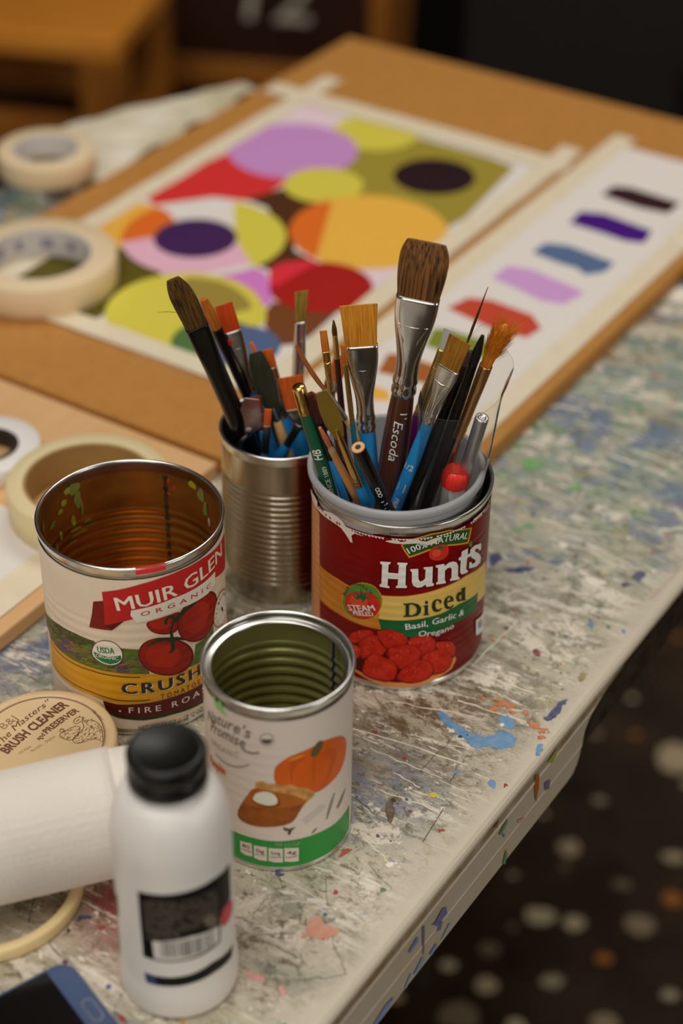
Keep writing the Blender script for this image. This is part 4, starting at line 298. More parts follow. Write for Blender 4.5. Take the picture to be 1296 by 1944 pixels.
# ---------------------------------------------------------------- the room
FZ = -.74
def floor_material():
    m = mat('terrazzo', S(34, 24, 15), .55, 0, .25, None, (9, .8, S(66, 50, 34)))
    return m
def build_room():
    X0, X1, Y0, Y1, Z1 = -2.6, 2.4, -2.2, 3.45, 1.9
    wallm = mat('wall_paint', S(128, 118, 104), .8, bump=(60, .05)); dark = mat('charcoal_wall', S(30, 27, 24, 1.2), .75, bump=(40, .08), noise=(3, .5, S(40, 36, 32, 1.2)))
    def slab(name, a, m):
        b = MB(); b.box(*a, m); return struct(b.build(name))
    fl = slab('floor', (X0, X1, Y0, Y1, FZ-.05, FZ), floor_material())
    slab('wall_back', (X0, X1, Y1, Y1+.05, FZ, Z1), dark)
    slab('wall_front', (X0, X1, Y0-.05, Y0, FZ, Z1), wallm)
    slab('wall_left', (X0-.05, X0, Y0, Y1, FZ, Z1), wallm)
    slab('wall_right', (X1, X1+.05, Y0, Y1, FZ, Z1), wallm)
    slab('ceiling', (X0, X1, Y0, Y1, Z1, Z1+.05), mat('ceiling_paint', S(150, 145, 136), .8))
    # stone chips inlaid in the terrazzo
    cols = [S(178, 160, 128, 1.4), S(146, 128, 102, 1.4), S(118, 102, 80, 1.4), S(192, 176, 146, 1.4), S(170, 104, 40, 1.4), S(164, 150, 124, 1.4), S(116, 100, 78, 1.4)]
    rnd = random.Random(11); placed = []
    fixed = [(.3817, 1.5373, .026, 0), (.12, 1.1703, .028, 2), (.2489, 1.3964, .013, 0), (.21, 1.30, .017, 3), (.31, 1.29, .017, 1), (.36, 1.385, .014, 0), (.215, 1.215, .013, 5), (.175, 1.16, .011, 3), (.262, 1.165, .017, 1), (.33, 1.20, .010, 5), (.155, 1.255, .012, 6), (.27, 1.245, .009, 4), (.35, 1.325, .011, 4), (.30, 1.345, .012, 6)]
    for x, y, r, c in fixed: placed.append((x, y, r, c))
    for i in range(3000):
        if len(placed) >= 280: break
        x, y = (rnd.uniform(-.1, .75), rnd.uniform(1.02, 2.1)) if len(placed) < 150 else (rnd.uniform(-.4, 1.3), rnd.uniform(.3, 2.4)); r = rnd.choice([.005, .006, .007, .008, .010, .012])
        if all(math.hypot(x-a, y-b) > r+c+.006 for a, b, c, _ in placed): placed.append((x, y, r, rnd.randrange(7)))
    for x, y, r, c in placed:
        n = rnd.choice([6, 7, 8]); k = rnd.uniform(.65, 1); a0 = rnd.uniform(0, 6)
        P = [(r*rnd.uniform(.75, 1.1)*math.cos(2*PI*i/n+a0), k*r*rnd.uniform(.75, 1.1)*math.sin(2*PI*i/n+a0)) for i in range(n)]
        b = MB(); b.prism(P, -.004, .0008, mat('stone_chip_%d' % c, cols[c], .4, bump=(90, .1)))
        o = b.build('stone_chip', None, (x, y, FZ)); o.parent = fl
build_room()

# ---------------------------------------------------------------- ceiling fittings above the two overhead lamps
def build_fitting(loc, sx, sy, label):
    t = thing('ceiling_lamp', label, 'lamp', loc)
    b = MB(); b.box(-sx/2, sx/2, -sy/2, sy/2, .0, .03, mat('lamp_housing', S(170, 170, 168), .5), bev=.004); b.build('housing', t)
build_fitting((-.5, .25, 1.868), 1.34, 1.04, 'large square ceiling lamp above the near side of the table')
build_fitting((.35, 1.9, 1.868), 1.24, .84, 'long ceiling lamp above the far end of the table')

# ---------------------------------------------------------------- work table
def table_material():
    m = bpy.data.materials.new('table_top'); m.use_nodes = True; nt = m.node_tree; N = nt.nodes; L = nt.links; p = N['Principled BSDF']
    tc = N.new('ShaderNodeTexCoord')
    def noise(scale, detail=6, rough=.6, stretch=None, rot=0, dist=0, off=0):
        mp = N.new('ShaderNodeMapping'); L.new(tc.outputs['Object'], mp.inputs[0])
        mp.inputs['Location'].default_value = (off, off*.7, 0); mp.inputs['Rotation'].default_value = (0, 0, rot)
        mp.inputs['Scale'].default_value = stretch or (1, 1, 1)
        n = N.new('ShaderNodeTexNoise'); n.inputs['Scale'].default_value = scale; n.inputs['Detail'].default_value = detail
        n.inputs['Roughness'].default_value = rough; n.inputs['Distortion'].default_value = dist
        L.new(mp.outputs[0], n.inputs['Vector']); return n.outputs['Fac']
    def ramp(f, a, b, inv=False):
        r = N.new('ShaderNodeMapRange'); r.inputs[1].default_value = a; r.inputs[2].default_value = b
        if inv: r.inputs[3].default_value = 1; r.inputs[4].default_value = 0
        L.new(f, r.inputs[0]); return r.outputs[0]
    def mul(a, b):
        x = N.new('ShaderNodeMath'); x.operation = 'MULTIPLY'
        for i, v in enumerate((a, b)):
            if isinstance(v, (int, float)): x.inputs[i].default_value = v
            else: L.new(v, x.inputs[i])
        x.use_clamp = True; return x.outputs[0]
    def add(a, b):
        x = N.new('ShaderNodeMath'); x.operation = 'ADD'
        for i, v in enumerate((a, b)):
            if isinstance(v, (int, float)): x.inputs[i].default_value = v
            else: L.new(v, x.inputs[i])
        return x.outputs[0]
    cur = [None]
    def over(col, fac):
        mx = N.new('ShaderNodeMix'); mx.data_type = 'RGBA'
        if cur[0] is None: mx.inputs['A'].default_value = S(176, 166, 148)
        else: L.new(cur[0], mx.inputs['A'])
        if isinstance(col, tuple): mx.inputs['B'].default_value = col
        else: L.new(col, mx.inputs['B'])
        L.new(fac, mx.inputs['Factor']); cur[0] = mx.outputs['Result']
    sp = N.new('ShaderNodeSeparateXYZ'); L.new(tc.outputs['Object'], sp.inputs[0])
    s_, t_, z_ = sp.outputs
    top = mul(ramp(t_, .314, .338), ramp(z_, -.004, -.001))          # worn and painted only on the flat top, clean at the rim
    far = ramp(add(s_, mul(noise(6), .15)), .88, 1.06)                # the far half is the most painted one
    def blob(sx, tx, r0, r1):
        v = N.new('ShaderNodeVectorMath'); v.operation = 'DISTANCE'; L.new(tc.outputs['Object'], v.inputs[0]); v.inputs[1].default_value = (sx, tx, 0)
        return ramp(v.outputs['Value'], r0, r1, True)
    streak = (5, 1, 1)
    over(S(156, 150, 126), mul(top, mul(ramp(noise(11, 10, .7, None, 0, .5), .44, .56), .85)))
    over(S(126, 128, 112), mul(top, mul(ramp(noise(21, 11, .75, (1.6, 1, 1), .1, .6, 9), .50, .58), .8)))
    over(S(98, 88, 58), mul(top, mul(ramp(noise(24, 12, .82, (1.8, 1, 1), .1, .6, 3), .535, .59), .85)))
    over(S(96, 70, 46), mul(top, mul(ramp(noise(31, 12, .82, (2, 1, 1), -.1, .6, 41), .57, .61), .8)))
    over(S(118, 132, 122), mul(top, mul(far, mul(ramp(noise(15, 8, .7, None, 0, .6, 5), .42, .53), .9))))
    over(S(88, 104, 128), mul(top, mul(far, mul(ramp(noise(20, 8, .68, None, 0, .5, 8), .51, .57), .92))))
    over(S(84, 120, 78), mul(top, mul(far, mul(ramp(noise(24, 7, .66, None, 0, .6, 13), .57, .62), .9))))
    over(S(160, 130, 62), mul(top, mul(far, mul(ramp(noise(19, 7, .66, None, 0, .6, 17), .59, .64), .85))))
    over(S(150, 70, 60), mul(top, mul(far, mul(ramp(noise(27, 7, .66, None, 0, .6, 23), .64, .68), .85))))
    over(S(46, 52, 70), mul(top, mul(far, mul(ramp(noise(23, 8, .7, None, 0, .6, 53), .62, .66), .85))))
    # small flecks of every colour
    over(S(92, 112, 150), mul(top, mul(ramp(noise(48, 9, .75, (2, 1, 1), .2, .4, 61), .62, .65), .85)))
    over(S(156, 96, 62), mul(top, mul(ramp(noise(52, 9, .75, (2, 1, 1), .1, .4, 67), .63, .66), .85)))
    over(S(96, 116, 74), mul(top, mul(ramp(noise(50, 9, .75, None, .2, .4, 71), .64, .67), .8)))
    over(S(168, 112, 108), mul(top, mul(ramp(noise(44, 9, .75, None, .2, .4, 73), .645, .675), .7)))
    # red wash by the phone, blue patches by the light board and the pumpkin can
    over(S(128, 62, 56), mul(top, mul(blob(.487, .432, .012, .062), ramp(noise(30, 10, .78), .36, .56))))
    over(S(78, 88, 110), mul(top, mul(blob(.62, .605, .02, .08), ramp(noise(28, 10, .78, None, 0, .3, 4), .4, .54))))
    over(S(122, 128, 140), mul(top, mul(blob(.625, .372, .008, .05), ramp(noise(32, 10, .8, (2, 1, 1), 0, .3, 14), .42, .52))))
    over(S(92, 74, 50), mul(top, mul(blob(.70, .385, .02, .09), ramp(noise(36, 12, .82, (2.4, 1, 1), .1, .6, 6), .46, .54))))
    # cream paint scraped over again, all in one direction
    over(S(198, 189, 173), mul(top, ramp(noise(10, 12, .78, (2.6, 1, 1), .1, .9, 2), .545, .575)))
    over(S(202, 194, 179), mul(top, ramp(noise(17, 11, .8, (9, 1, 1), .08, .3, 31), .565, .585)))
    over(S(206, 198, 185), mul(top, ramp(noise(20, 9, .8, (16, 1, 1), -.06, .2, 37), .61, .63)))
    # fine dark grime, scratches and dots
    mid = ramp(noise(8, 5, .6, None, 0, .3, 19), .30, .5)
    over(S(84, 76, 50), mul(top, mul(mid, mul(ramp(noise(100, 10, .85, (1.5, 1, 1), .1, .6, 1), .53, .575), .85))))
    over(S(46, 40, 28), mul(top, mul(ramp(noise(150, 8, .85, (1.6, 1, 1), .3, .3, 7), .605, .64), .9)))
    over(S(104, 96, 72), mul(top, mul(ramp(noise(34, 10, .8, (1, 11, 1), .5, .3, 9), .615, .64), .75)))
    over(S(96, 88, 64), mul(top, mul(ramp(noise(36, 10, .8, (1, 12, 1), -.7, .3, 29), .62, .645), .75)))
    # specks of cream
    over(S(212, 204, 190), mul(top, ramp(noise(130, 4, .7, None, 0, 0, 11), .64, .67)))
    # the moulded edge: a little grubby
    edge = ramp(z_, -.006, -.003, True)
    over(S(172, 156, 130), mul(edge, ramp(noise(20, 6, .7), .3, .75)))
    over(S(126, 106, 74), mul(mul(edge, ramp(z_, -.0128, -.0118)), ramp(noise(35, 8, .75, None, 0, .3, 2), .3, .6)))
    L.new(cur[0], p.inputs['Base Color'])
    rr = N.new('ShaderNodeMapRange'); rr.inputs[3].default_value = .35; rr.inputs[4].default_value = .6
    L.new(noise(40, 4), rr.inputs[0]); L.new(rr.outputs[0], p.inputs['Roughness'])
    b = N.new('ShaderNodeBump'); b.inputs['Strength'].default_value = .25; b.inputs['Distance'].default_value = .001
    L.new(noise(60, 8, .7, None, 0, .5, 2), b.inputs['Height']); L.new(b.outputs[0], p.inputs['Normal'])
    return m
T0, T1, S0, S1 = .309, 1.035, -.42, 1.245
def build_table():
    t = thing('work_table', 'cream folding table with rounded moulded edge, splattered with dried paint', 'table', (0, 0, FZ), TH)
    Zt = -FZ
    tm = table_material()
    b = MB()
    D = [(S0, .051), (.735, .051), (.742, .0487), (.747, .044), (.7495, .038), (.7505, .030), (.752, .022), (.756, .0168), (.762, .0132), (.772, .0098), (.785, .0075), (.80, .0068), (S1, .0068)]
    ss = [S0+.045*i for i in range(int((.735-S0)/.045)+1)] + [d[0] for d in D[1:-1]] + [.815+.043*i for i in range(11)]
    def dep(s):
        for (a, u), (c, v) in zip(D, D[1:]):
            if a <= s <= c: return u+(v-u)*(s-a)/(c-a)
        return .0068
    prof = [(T0+.021, 0), (T0+.006, 0), (T0+.0034, -.0004), (T0+.0014, -.0015), (T0+.0004, -.0030), (T0, -.0048), (T0+.0004, -.0122), (T0-.0004, -.0130), (T0-.0004, -.0138), (T0, -.0143), (T0, -.0318), (T0-.0004, -.0323), (T0-.0004, -.0331), (T0, -.0337), (T0, -.0495), (T0+.0012, -.051), (T0+.006, -.051), (T0+.006, -.0062)]
    rows = [[(s, y, max(z, -dep(s))) for y, z in prof] for s in ss]
    vs = [p for r in rows for p in r]; k = len(prof)
    for j in range(k-1):
        b.add([r[q] for r in rows for q in (j, j+1)], [(2*i, 2*i+1, 2*i+3, 2*i+2) for i in range(len(ss)-1)], tm, False)
    b.add([(S0, T0+.021, 0), (S1, T0+.021, 0), (S1, T1, 0), (S0, T1, 0)], [(0, 1, 2, 3)], tm)
    b.add([(S0, T0+.006, -.0063), (S1, T0+.006, -.0063), (S1, T1, -.0063), (S0, T1, -.0063)], [(0, 3, 2, 1)], tm)
    b.add([(S1, T0+.006, 0), (S1, T1, 0), (S1, T1, -.04), (S1, T0+.006, -.04)], [(0, 3, 2, 1)], tm)
    b.add([(S0, T1, 0), (S1, T1, 0), (S1, T1, -.04), (S0, T1, -.04)], [(0, 1, 2, 3)], tm)
    b.add([(S0, T0+.006, 0), (S0, T1, 0), (S0, T1, -.05), (S0, T0+.006, -.05)], [(0, 1, 2, 3)], tm)
    b.build('table_top', t, (0, 0, Zt))
    # black rail under the far part of the edge, folding legs
    blk = mat('worn_black_metal', S(20, 17, 14), .35, 0, .5, (120, .3), (70, .7, S(70, 62, 50)))
    r = MB(); r.box(.757, 1.24, T0+.009, T0+.030, -.060, -.0070, blk, bev=.004); r.build('side_rail', t, (0, 0, Zt))
    r = MB(); r.box(-.40, 1.24, T1-.04, T1-.02, -.060, -.0070, blk, bev=.004); r.build('side_rail', t, (0, 0, Zt))
    for sx in (-.1, 1.06):
        for ty in (.58, .97):
            l = MB(); l.tube([(sx, ty, -FZ-.007), (sx, ty, 0.0)], .0125, blk, 12); l.build('leg', t)
        l = MB(); l.tube([(sx, .58, .62), (sx, .97, .62)], .01, blk, 10); l.build('cross_bar', t)
    # paint that has shape of its own
    cols = dict(blue=(70, 120, 165), orange=(170, 92, 44), navy=(22, 34, 84), red=(150, 34, 30), yellow=(190, 176, 50), brown=(78, 56, 38), bluegrey=(120, 128, 142), salmon=(186, 126, 104), pink=(196, 132, 128), purple=(64, 42, 84), indigo=(62, 64, 92), steel=(88, 102, 126), green=(92, 140, 84), maroon=(120, 42, 48), olive=(118, 100, 52), white=(214, 206, 194))
    cracks = MB(); scr = MB(); zl = [.00018]
    cm = mat('crack_grime', S(78, 72, 52), .7); sm = mat('cream_paint_scrape', S(206, 197, 178), .5)
    rnd = random.Random(3)
    for k, P in FLAT.items():
        if not k.startswith('t.'): continue
        n = k[2:]
        if n == 'bluegrey': continue
        P = [(x/1000, y/1000) for x, y in P]
        if n.startswith('scr') or n.startswith('crk') or n == 'redline':
            (x0, y0), (x1, y1) = P; pts = []
            for i in range(9):
                u = i/8; pts.append((x0+(x1-x0)*u+rnd.uniform(-1, 1)*.0008, y0+(y1-y0)*u+rnd.uniform(-1, 1)*.0008))
            ww = .0009 if n.startswith('scr') else .0003
            vs, fs = stroke2d(pts, [ww*rnd.uniform(.5, 1.4) for _ in pts])
            mm = mat('red_paint_line', S(165, 80, 75), .5) if n == 'redline' else (sm if n.startswith('scr') else cm)
            (scr if n.startswith('scr') else cracks).add([(x, y, .00018) for x, y in vs], fs, mm)
            continue
        c = cols[n.split('_')[0].replace('green', 'green')]
        P = smooth_poly(P, 2)
        P = [(x+rnd.uniform(-1, 1)*.0007, y+rnd.uniform(-1, 1)*.0007) for x, y in P]
        zl[0] += .000012; b = MB(); b.prism(P, -.0002, zl[0], mat('paint_'+n.split('_')[0], S(*c), .4, bump=(300, .2), noise=(170, .75, S(*[v*.55+(190, 178, 156)[q]*.45 for q, v in enumerate(c)]))))
        b.build('paint_splat', t, (0, 0, Zt))
    for i in range(34):        # scraped cream lines all running the same way
        s0, t0 = rnd.uniform(.5, 1.05), rnd.uniform(.335, .46); a = rnd.gauss(-1.62, .22); l = rnd.uniform(.012, .06)
        pts = [(s0+math.cos(a)*l*u/6+rnd.uniform(-1, 1)*.0005, t0+math.sin(a)*l*u/6) for u in range(7)]
        if pts[-1][1] < .322: continue
        vs, fs = stroke2d(pts, [rnd.uniform(.0002, .0008) for _ in pts]); scr.add([(x, y, .00014) for x, y in vs], fs, sm)
    for i in range(26):
        s0, t0 = rnd.uniform(.42, 1.0), rnd.uniform(.33, .47); a = rnd.uniform(0, PI); l = rnd.uniform(.006, .03)
        pts = [(s0+math.cos(a)*l*u/6+rnd.uniform(-1, 1)*.0006, max(.325, t0+math.sin(a)*l*u/6)) for u in range(7)]
        vs, fs = stroke2d(pts, [rnd.uniform(.0002, .0006) for _ in pts]); cracks.add([(x, y, .0001) for x, y in vs], fs, cm)
    o = scr.build('paint_scrape', t, (0, 0, Zt)); o['kind'] = 'stuff'
    o = cracks.build('surface_crack', t, (0, 0, Zt)); o['kind'] = 'stuff'
    dots = MB(); dc = [mat('dot_%d' % i, S(*c), .45) for i, c in enumerate([(60, 52, 40), (205, 198, 186), (60, 90, 130), (150, 60, 50), (80, 110, 70), (170, 130, 60), (110, 60, 90)])]
    for i in range(420):
        s0, t0 = rnd.uniform(.40, 1.2), rnd.uniform(.325, .50); r = rnd.choice([.0005, .0007, .0009, .0013, .0018])
        P = [(s0+r*rnd.uniform(.6, 1.2)*math.cos(q*PI/3.5), t0+r*rnd.uniform(.6, 1.2)*math.sin(q*PI/3.5)) for q in range(7)]
        dots.add([(x, y, .00025) for x, y in P], [tuple(range(7))], rnd.choice(dc))
    o = dots.build('paint_speck', t, (0, 0, Zt)); o['kind'] = 'stuff'
    # marks on the moulded side
    kc = dict(rust=(150, 88, 36), purple=(110, 98, 116), lime=(142, 148, 74), brown=(124, 94, 60), green=(96, 130, 88), pink=(196, 146, 142), blue=(84, 116, 158), red=(164, 84, 72), n7a=(104, 118, 168), n7b=(100, 98, 118), n5=(104, 104, 142), b1=(150, 160, 174), b2=(124, 144, 176), b3=(118, 138, 176), b4=(152, 160, 174), b5=(120, 138, 180))
    for k, P in FLAT.items():
        if not k.startswith('k.'): continue
        c = kc[k[2:].split('_')[0]]; b = MB(); n = len(P)
        tr = poly2d([(x/1000, z/1000) for x, z in P])
        b.add([(x, T0-.0008, min(z, -.0055)) for x, z in tr[0]], tr[1], mat('mark_'+k[2:].split('_')[0], S(*c), .5))
        b.build('pen_mark' if k[2] in 'nb' and k[2:4] not in ('br', 'bl') else 'paint_drip', t, (0, 0, Zt))
build_table()

# ---------------------------------------------------------------- boards
BT = .014
hb = mat('hardboard', S(166, 116, 56), .6, 0, .3, (250, .12), (120, .6, S(152, 102, 44)))
lb = mat('pale_ply', S(196, 156, 110), .55, 0, .35, (60, .06), (6, .6, S(184, 142, 94), (1, 9, 1)))
def board(name, label, s0, s1, t0, t1, z, m):
    t = thing(name, label, 'board', ST((s0+s1)/2, (t0+t1)/2, 0), TH)
    b = MB(); b.box(-(s1-s0)/2, (s1-s0)/2, -(t1-t0)/2, (t1-t0)/2, .0003, z, m, bev=.0015); b.build('panel', t); return t
board('drawing_board', 'large brown hardboard drawing board carrying the taped circle painting', .8215, 1.5015, .474, .9545, BT, hb)
board('drawing_board', 'pale plywood board in the left foreground under the white paper and the tape roll', .15, .818, .6205, 1.05, .012, lb)

# ---------------------------------------------------------------- taped papers
PK = 1.42
PCOL = dict(violet=(178, 126, 180), lime=(192, 180, 66), maroon=(34, 10, 18), orange=(212, 160, 62), deep=(200, 96, 26), purple=(58, 27, 74), amber=(212, 158, 60), crimson=(150, 18, 8), pinkred=(196, 38, 52), green=(70, 104, 54), blue=(72, 88, 122), red=(192, 42, 40), brown=(70, 38, 10), brown2=(104, 56, 22), olive=(140, 126, 42), olive2=(138, 120, 52), darkolive=(82, 74, 14), lilac=(206, 184, 190), magenta=(190, 112, 178), pink=(205, 160, 178), white=(203, 195, 190), slate=(76, 98, 130), lav=(186, 140, 190), rust=(176, 62, 38), leaf=(112, 122, 30), ochre=(150, 84, 30), vdeep=(60, 6, 110), mdark=(48, 16, 22))
def pm(k): return mat('gouache_'+k, S(*PCOL[k], PK), .55, 0, .25, (400, .08))
paperm = mat('paper', S(203, 196, 190), .75, 0, .2, (300, .06))
tapem = mat('masking_tape', S(204, 192, 168), .6, 0, .3, (200, .25), (60, .5, S(192, 178, 150)))
def build_painting():
    s0, s1, t0, t1 = 898, 1362, 640, 912
    cs, ct = (s0+s1)/2, (t0+t1)/2
    t = thing('painting', 'painting of overlapping coloured circles taped flat on the brown board', 'painting', ST(cs/1000, ct/1000, BT), TH)
    b = MB(); b.box(-(s1-s0)/2e3, (s1-s0)/2e3, -(t1-t0)/2e3, (t1-t0)/2e3, .0001, .0005, paperm); b.build('paper', t)
    rect = ((914-cs)/1e3, (1340-cs)/1e3, (655-ct)/1e3, (899-ct)/1e3)
    lay = [0]
    def paint(poly, k, clipper=None):
        lay[0] += 1
        P = [((x-cs)/1e3, (y-ct)/1e3) for x, y in poly]
        if clipper: P = clip_convex(P, [((x-cs)/1e3, (y-ct)/1e3) for x, y in clipper])
        if len(P) < 3: return
        vs, fs = clip2d(*poly2d(P), (), rect)
        if not vs: return
        b = MB(); z = .00055+lay[0]*.00002; b.add([(x, y, z) for x, y in vs], fs, pm(k)); b.build('painted_shape', t)
    def clip_convex(P, Q):
        area = sum(Q[i][0]*Q[(i+1) % len(Q)][1]-Q[(i+1) % len(Q)][0]*Q[i][1] for i in range(len(Q)))
        if area < 0: Q = Q[::-1]
        for i in range(len(Q)):
            a, c = Q[i], Q[(i+1) % len(Q)]; out = []
            f = lambda p: (c[0]-a[0])*(p[1]-a[1])-(c[1]-a[1])*(p[0]-a[0])
            for j in range(len(P)):
                p, q = P[j], P[(j+1) % len(P)]; fp, fq = f(p), f(q)
                if fp >= 0: out.append(p)
                if fp*fq < 0: u = fp/(fp-fq); out.append((p[0]+(q[0]-p[0])*u, p[1]+(q[1]-p[1])*u))
            P = out
            if len(P) < 3: return []
        return P
    c = lambda k: circle2d(*FLAT['c.'+k], 64)
    p = lambda k: FLAT['p.'+k]
    big = [(s0, t0), (s1, t0), (s1, t1), (s0, t1)]
    paint(p('lilac'), 'lilac'); paint(p('olive'), 'olive'); paint(p('red'), 'red'); paint(p('brown_mid'), 'brown')
    paint(p('dark_olive'), 'darkolive'); paint(p('brown_low'), 'brown2'); paint(p('magenta'), 'magenta'); paint(p('pale_right'), 'lilac')
    paint(c('lime_top'), 'lime'); paint(c('violet'), 'violet'); paint(c('lime_mid'), 'lime'); paint(c('maroon'), 'maroon')
    paint(c('big_orange'), 'orange'); paint(c('big_orange'), 'deep', p('orange_cut'))
    paint(c('amber'), 'amber'); paint(p('amber_tip'), 'lime')
    paint(c('crimson'), 'crimson'); paint(smooth_poly(p('crim_cut'), 2), 'pinkred')
    # ring: four coloured sectors round the purple disc
    rx, ry, rr = FLAT['c.ring']
    paint(c('ring'), 'white')
    paint(c('ring'), 'deep', circle2d(*FLAT['c.amber'], 32))
    paint(c('ring'), 'lime', p('ring_lime')); paint(c('ring'), 'pink', p('ring_pink'))
    paint(c('purple'), 'purple')
    paint(c('big_lime'), 'lime'); paint(smooth_poly(p('olive_low'), 2), 'olive2'); paint(p('yellow_bit'), 'lime')
    paint(c('green'), 'green'); paint(c('blue'), 'blue')
    def strip(a0, a1, b0, b1, n=14):
        b = MB(); a0, a1, b0, b1 = (a0-cs)/1e3, (a1-cs)/1e3, (b0-ct)/1e3, (b1-ct)/1e3
        rnd = random.Random(int(a0*1e4)); P = []
        long_s = (a1-a0) > (b1-b0)
        for i in range(n+1):
            u = i/n; j = rnd.uniform(-1, 1)*.0009
            P.append((a0+(a1-a0)*u, b0+j) if long_s else (a0+j, b0+(b1-b0)*u))
        for i in range(n+1):
            u = 1-i/n; j = rnd.uniform(-1, 1)*.0009
            P.append((a0+(a1-a0)*u, b1+j) if long_s else (a1+j, b0+(b1-b0)*u))
        zt = .0010+.0003*strip.n; strip.n += 1
        b.prism(P, zt, zt+.00015, tapem); b.build('tape_strip', t)
    strip.n = 0
    strip(896, 1402, 898, 918); strip(893, 1390, 636, 656)
    strip(1338, 1362, 632, 946); strip(897, 917, 630, 928)
build_painting()
def build_swatches():
    s0, s1, t0, t1 = 900, 1420, 496, 622
    cs, ct = (s0+s1)/2, (t0+t1)/2
    t = thing('swatch_sheet', 'long white paper of single colour swatches taped at the right of the brown board', 'paper', ST(cs/1e3, ct/1e3, BT), TH)
    b = MB(); b.box(-(s1-s0)/2e3, (s1-s0)/2e3, -(t1-t0)/2e3, (t1-t0)/2e3, .0001, .0005, paperm); b.build('paper', t)
    names = {'sw0_maroon': 'mdark', 'sw1_violet': 'vdeep', 'sw2_slate': 'slate', 'sw3_lilac': 'lav', 'sw4_rust': 'rust', 'sw5_green': 'leaf', 'sw6_brown': 'ochre', 'sw7_amber': 'amber'}
    for k, c in names.items():
        P = [((x-cs)/1e3, (y-ct)/1e3) for x, y in FLAT['p.'+k]]
        vs, fs = poly2d(P); b = MB(); b.add([(x, y, .0006) for x, y in vs], fs, pm(c)); b.build('colour_swatch', t)
    for a0, a1, b0, b1 in ((885, 1438, 608, 628), (885, 1425, 484, 503)):
        b = MB(); b.box((a0-cs)/1e3, (a1-cs)/1e3, (b0-ct)/1e3, (b1-ct)/1e3, .0007, .00085, tapem); b.build('tape_strip', t)
    # a curled flap of tape lifting from the right edge
    b = MB(); pts = [(1290-cs, 492-ct), (1340-cs, 490-ct), (1390-cs, 488-ct)]
    rows = [[((x)/1e3, (y+j*4)/1e3, .0009+.006*math.sin(i*.9+.2)*(j/3)**1.5) for j in range(4)] for i, (x, y) in enumerate([(1270-cs+18*i, 486-ct) for i in range(9)])]
    vs = [p for r in rows for p in r]; b.add(vs, [(i*4+j, (i+1)*4+j, (i+1)*4+j+1, i*4+j+1) for i in range(8) for j in range(3)], tapem, True); b.build('tape_flap', t)
build_swatches()
def white_sheet():
    s0, s1, t0, t1 = .30, .700, .650, .93; cs, ct = (s0+s1)/2, (t0+t1)/2
    t = thing('paper_sheet', 'plain white paper taped to the pale plywood board at the left edge', 'paper', ST(cs, ct, .012), TH)
    b = MB(); b.box(-(s1-s0)/2, (s1-s0)/2, -(t1-t0)/2, (t1-t0)/2, .0001, .0006, paperm); b.build('paper', t)
    b = MB(); b.box(-(s1-s0)/2-.01, (s1-s0)/2+.02, .631-ct, .655-ct, .0008, .00095, tapem); b.build('tape_strip', t)
white_sheet()
# ---------------------------------------------------------------- tin cans
steel = mat('tin_plate', (.62, .60, .55, 1), .24, 1, noise=(55, .5, (.48, .45, .38, 1)))
steel_b = mat('bright_rim', (.70, .69, .66, 1), .22, 1)
lid_in = mat('can_bottom', (.55, .52, .45, 1), .35, 1)
def P(k): return LBL[k]
def capH(k, can):
    a, b = LBL[can+'.h_'+k]; return abs(b[1]-a[1])
def can_shell(t, R, H, rim, inner, ribs, seg=96, rim_kind='rolled', bottom=True, out_m=None, z_in=.003):
    """outer wall, inner wall with true ribs, rolled rim, bottom"""
    def rib(z):
        for z0, z1, n, amp in ribs:
            if z0 <= z <= z1: return amp*math.sin((z-z0)/(z1-z0)*n*2*PI)
        return 0
    N = 170
    zs = [.0035+(H-.0065-.0035)*i/N for i in range(N+1)]
    b = MB(); b.lathe([(R+rib(z)*(1 if out_m else .3)-.00015, z) for z in zs], out_m or steel, seg); b.build('wall', t)
    b = MB(); b.lathe([(R-.0009+rib(z), z) for z in zs][::-1], inner, seg)
    b.lathe([(R-.0011, z_in), (.001, z_in)], inner, seg, smooth=False); b.build('inside', t)
    rr = rim-R
    b = MB(); ra = .00105; cr = R+rr-ra; cz = H-ra
    pr = [(R, H-.0062), (R+rr*.35, H-.0046), (R+rr*.8, H-.0033)]+[(cr+ra*math.cos(a), cz+ra*math.sin(a)) for a in [-.6+i*.32 for i in range(12)]]+[(R-.0010, H-.0022), (R-.0012, H-.0068)]
    b.lathe(pr, steel_b, seg); b.build('rim', t)
    b = MB(); b.lathe([(R-.003, .0008), (R-.001, 0), (R+rr*.5, .0002), (R+rr*.75, .0010), (R+rr*.6, .0024), (R, .0042)], steel_b, seg); b.build('bottom_rim', t)

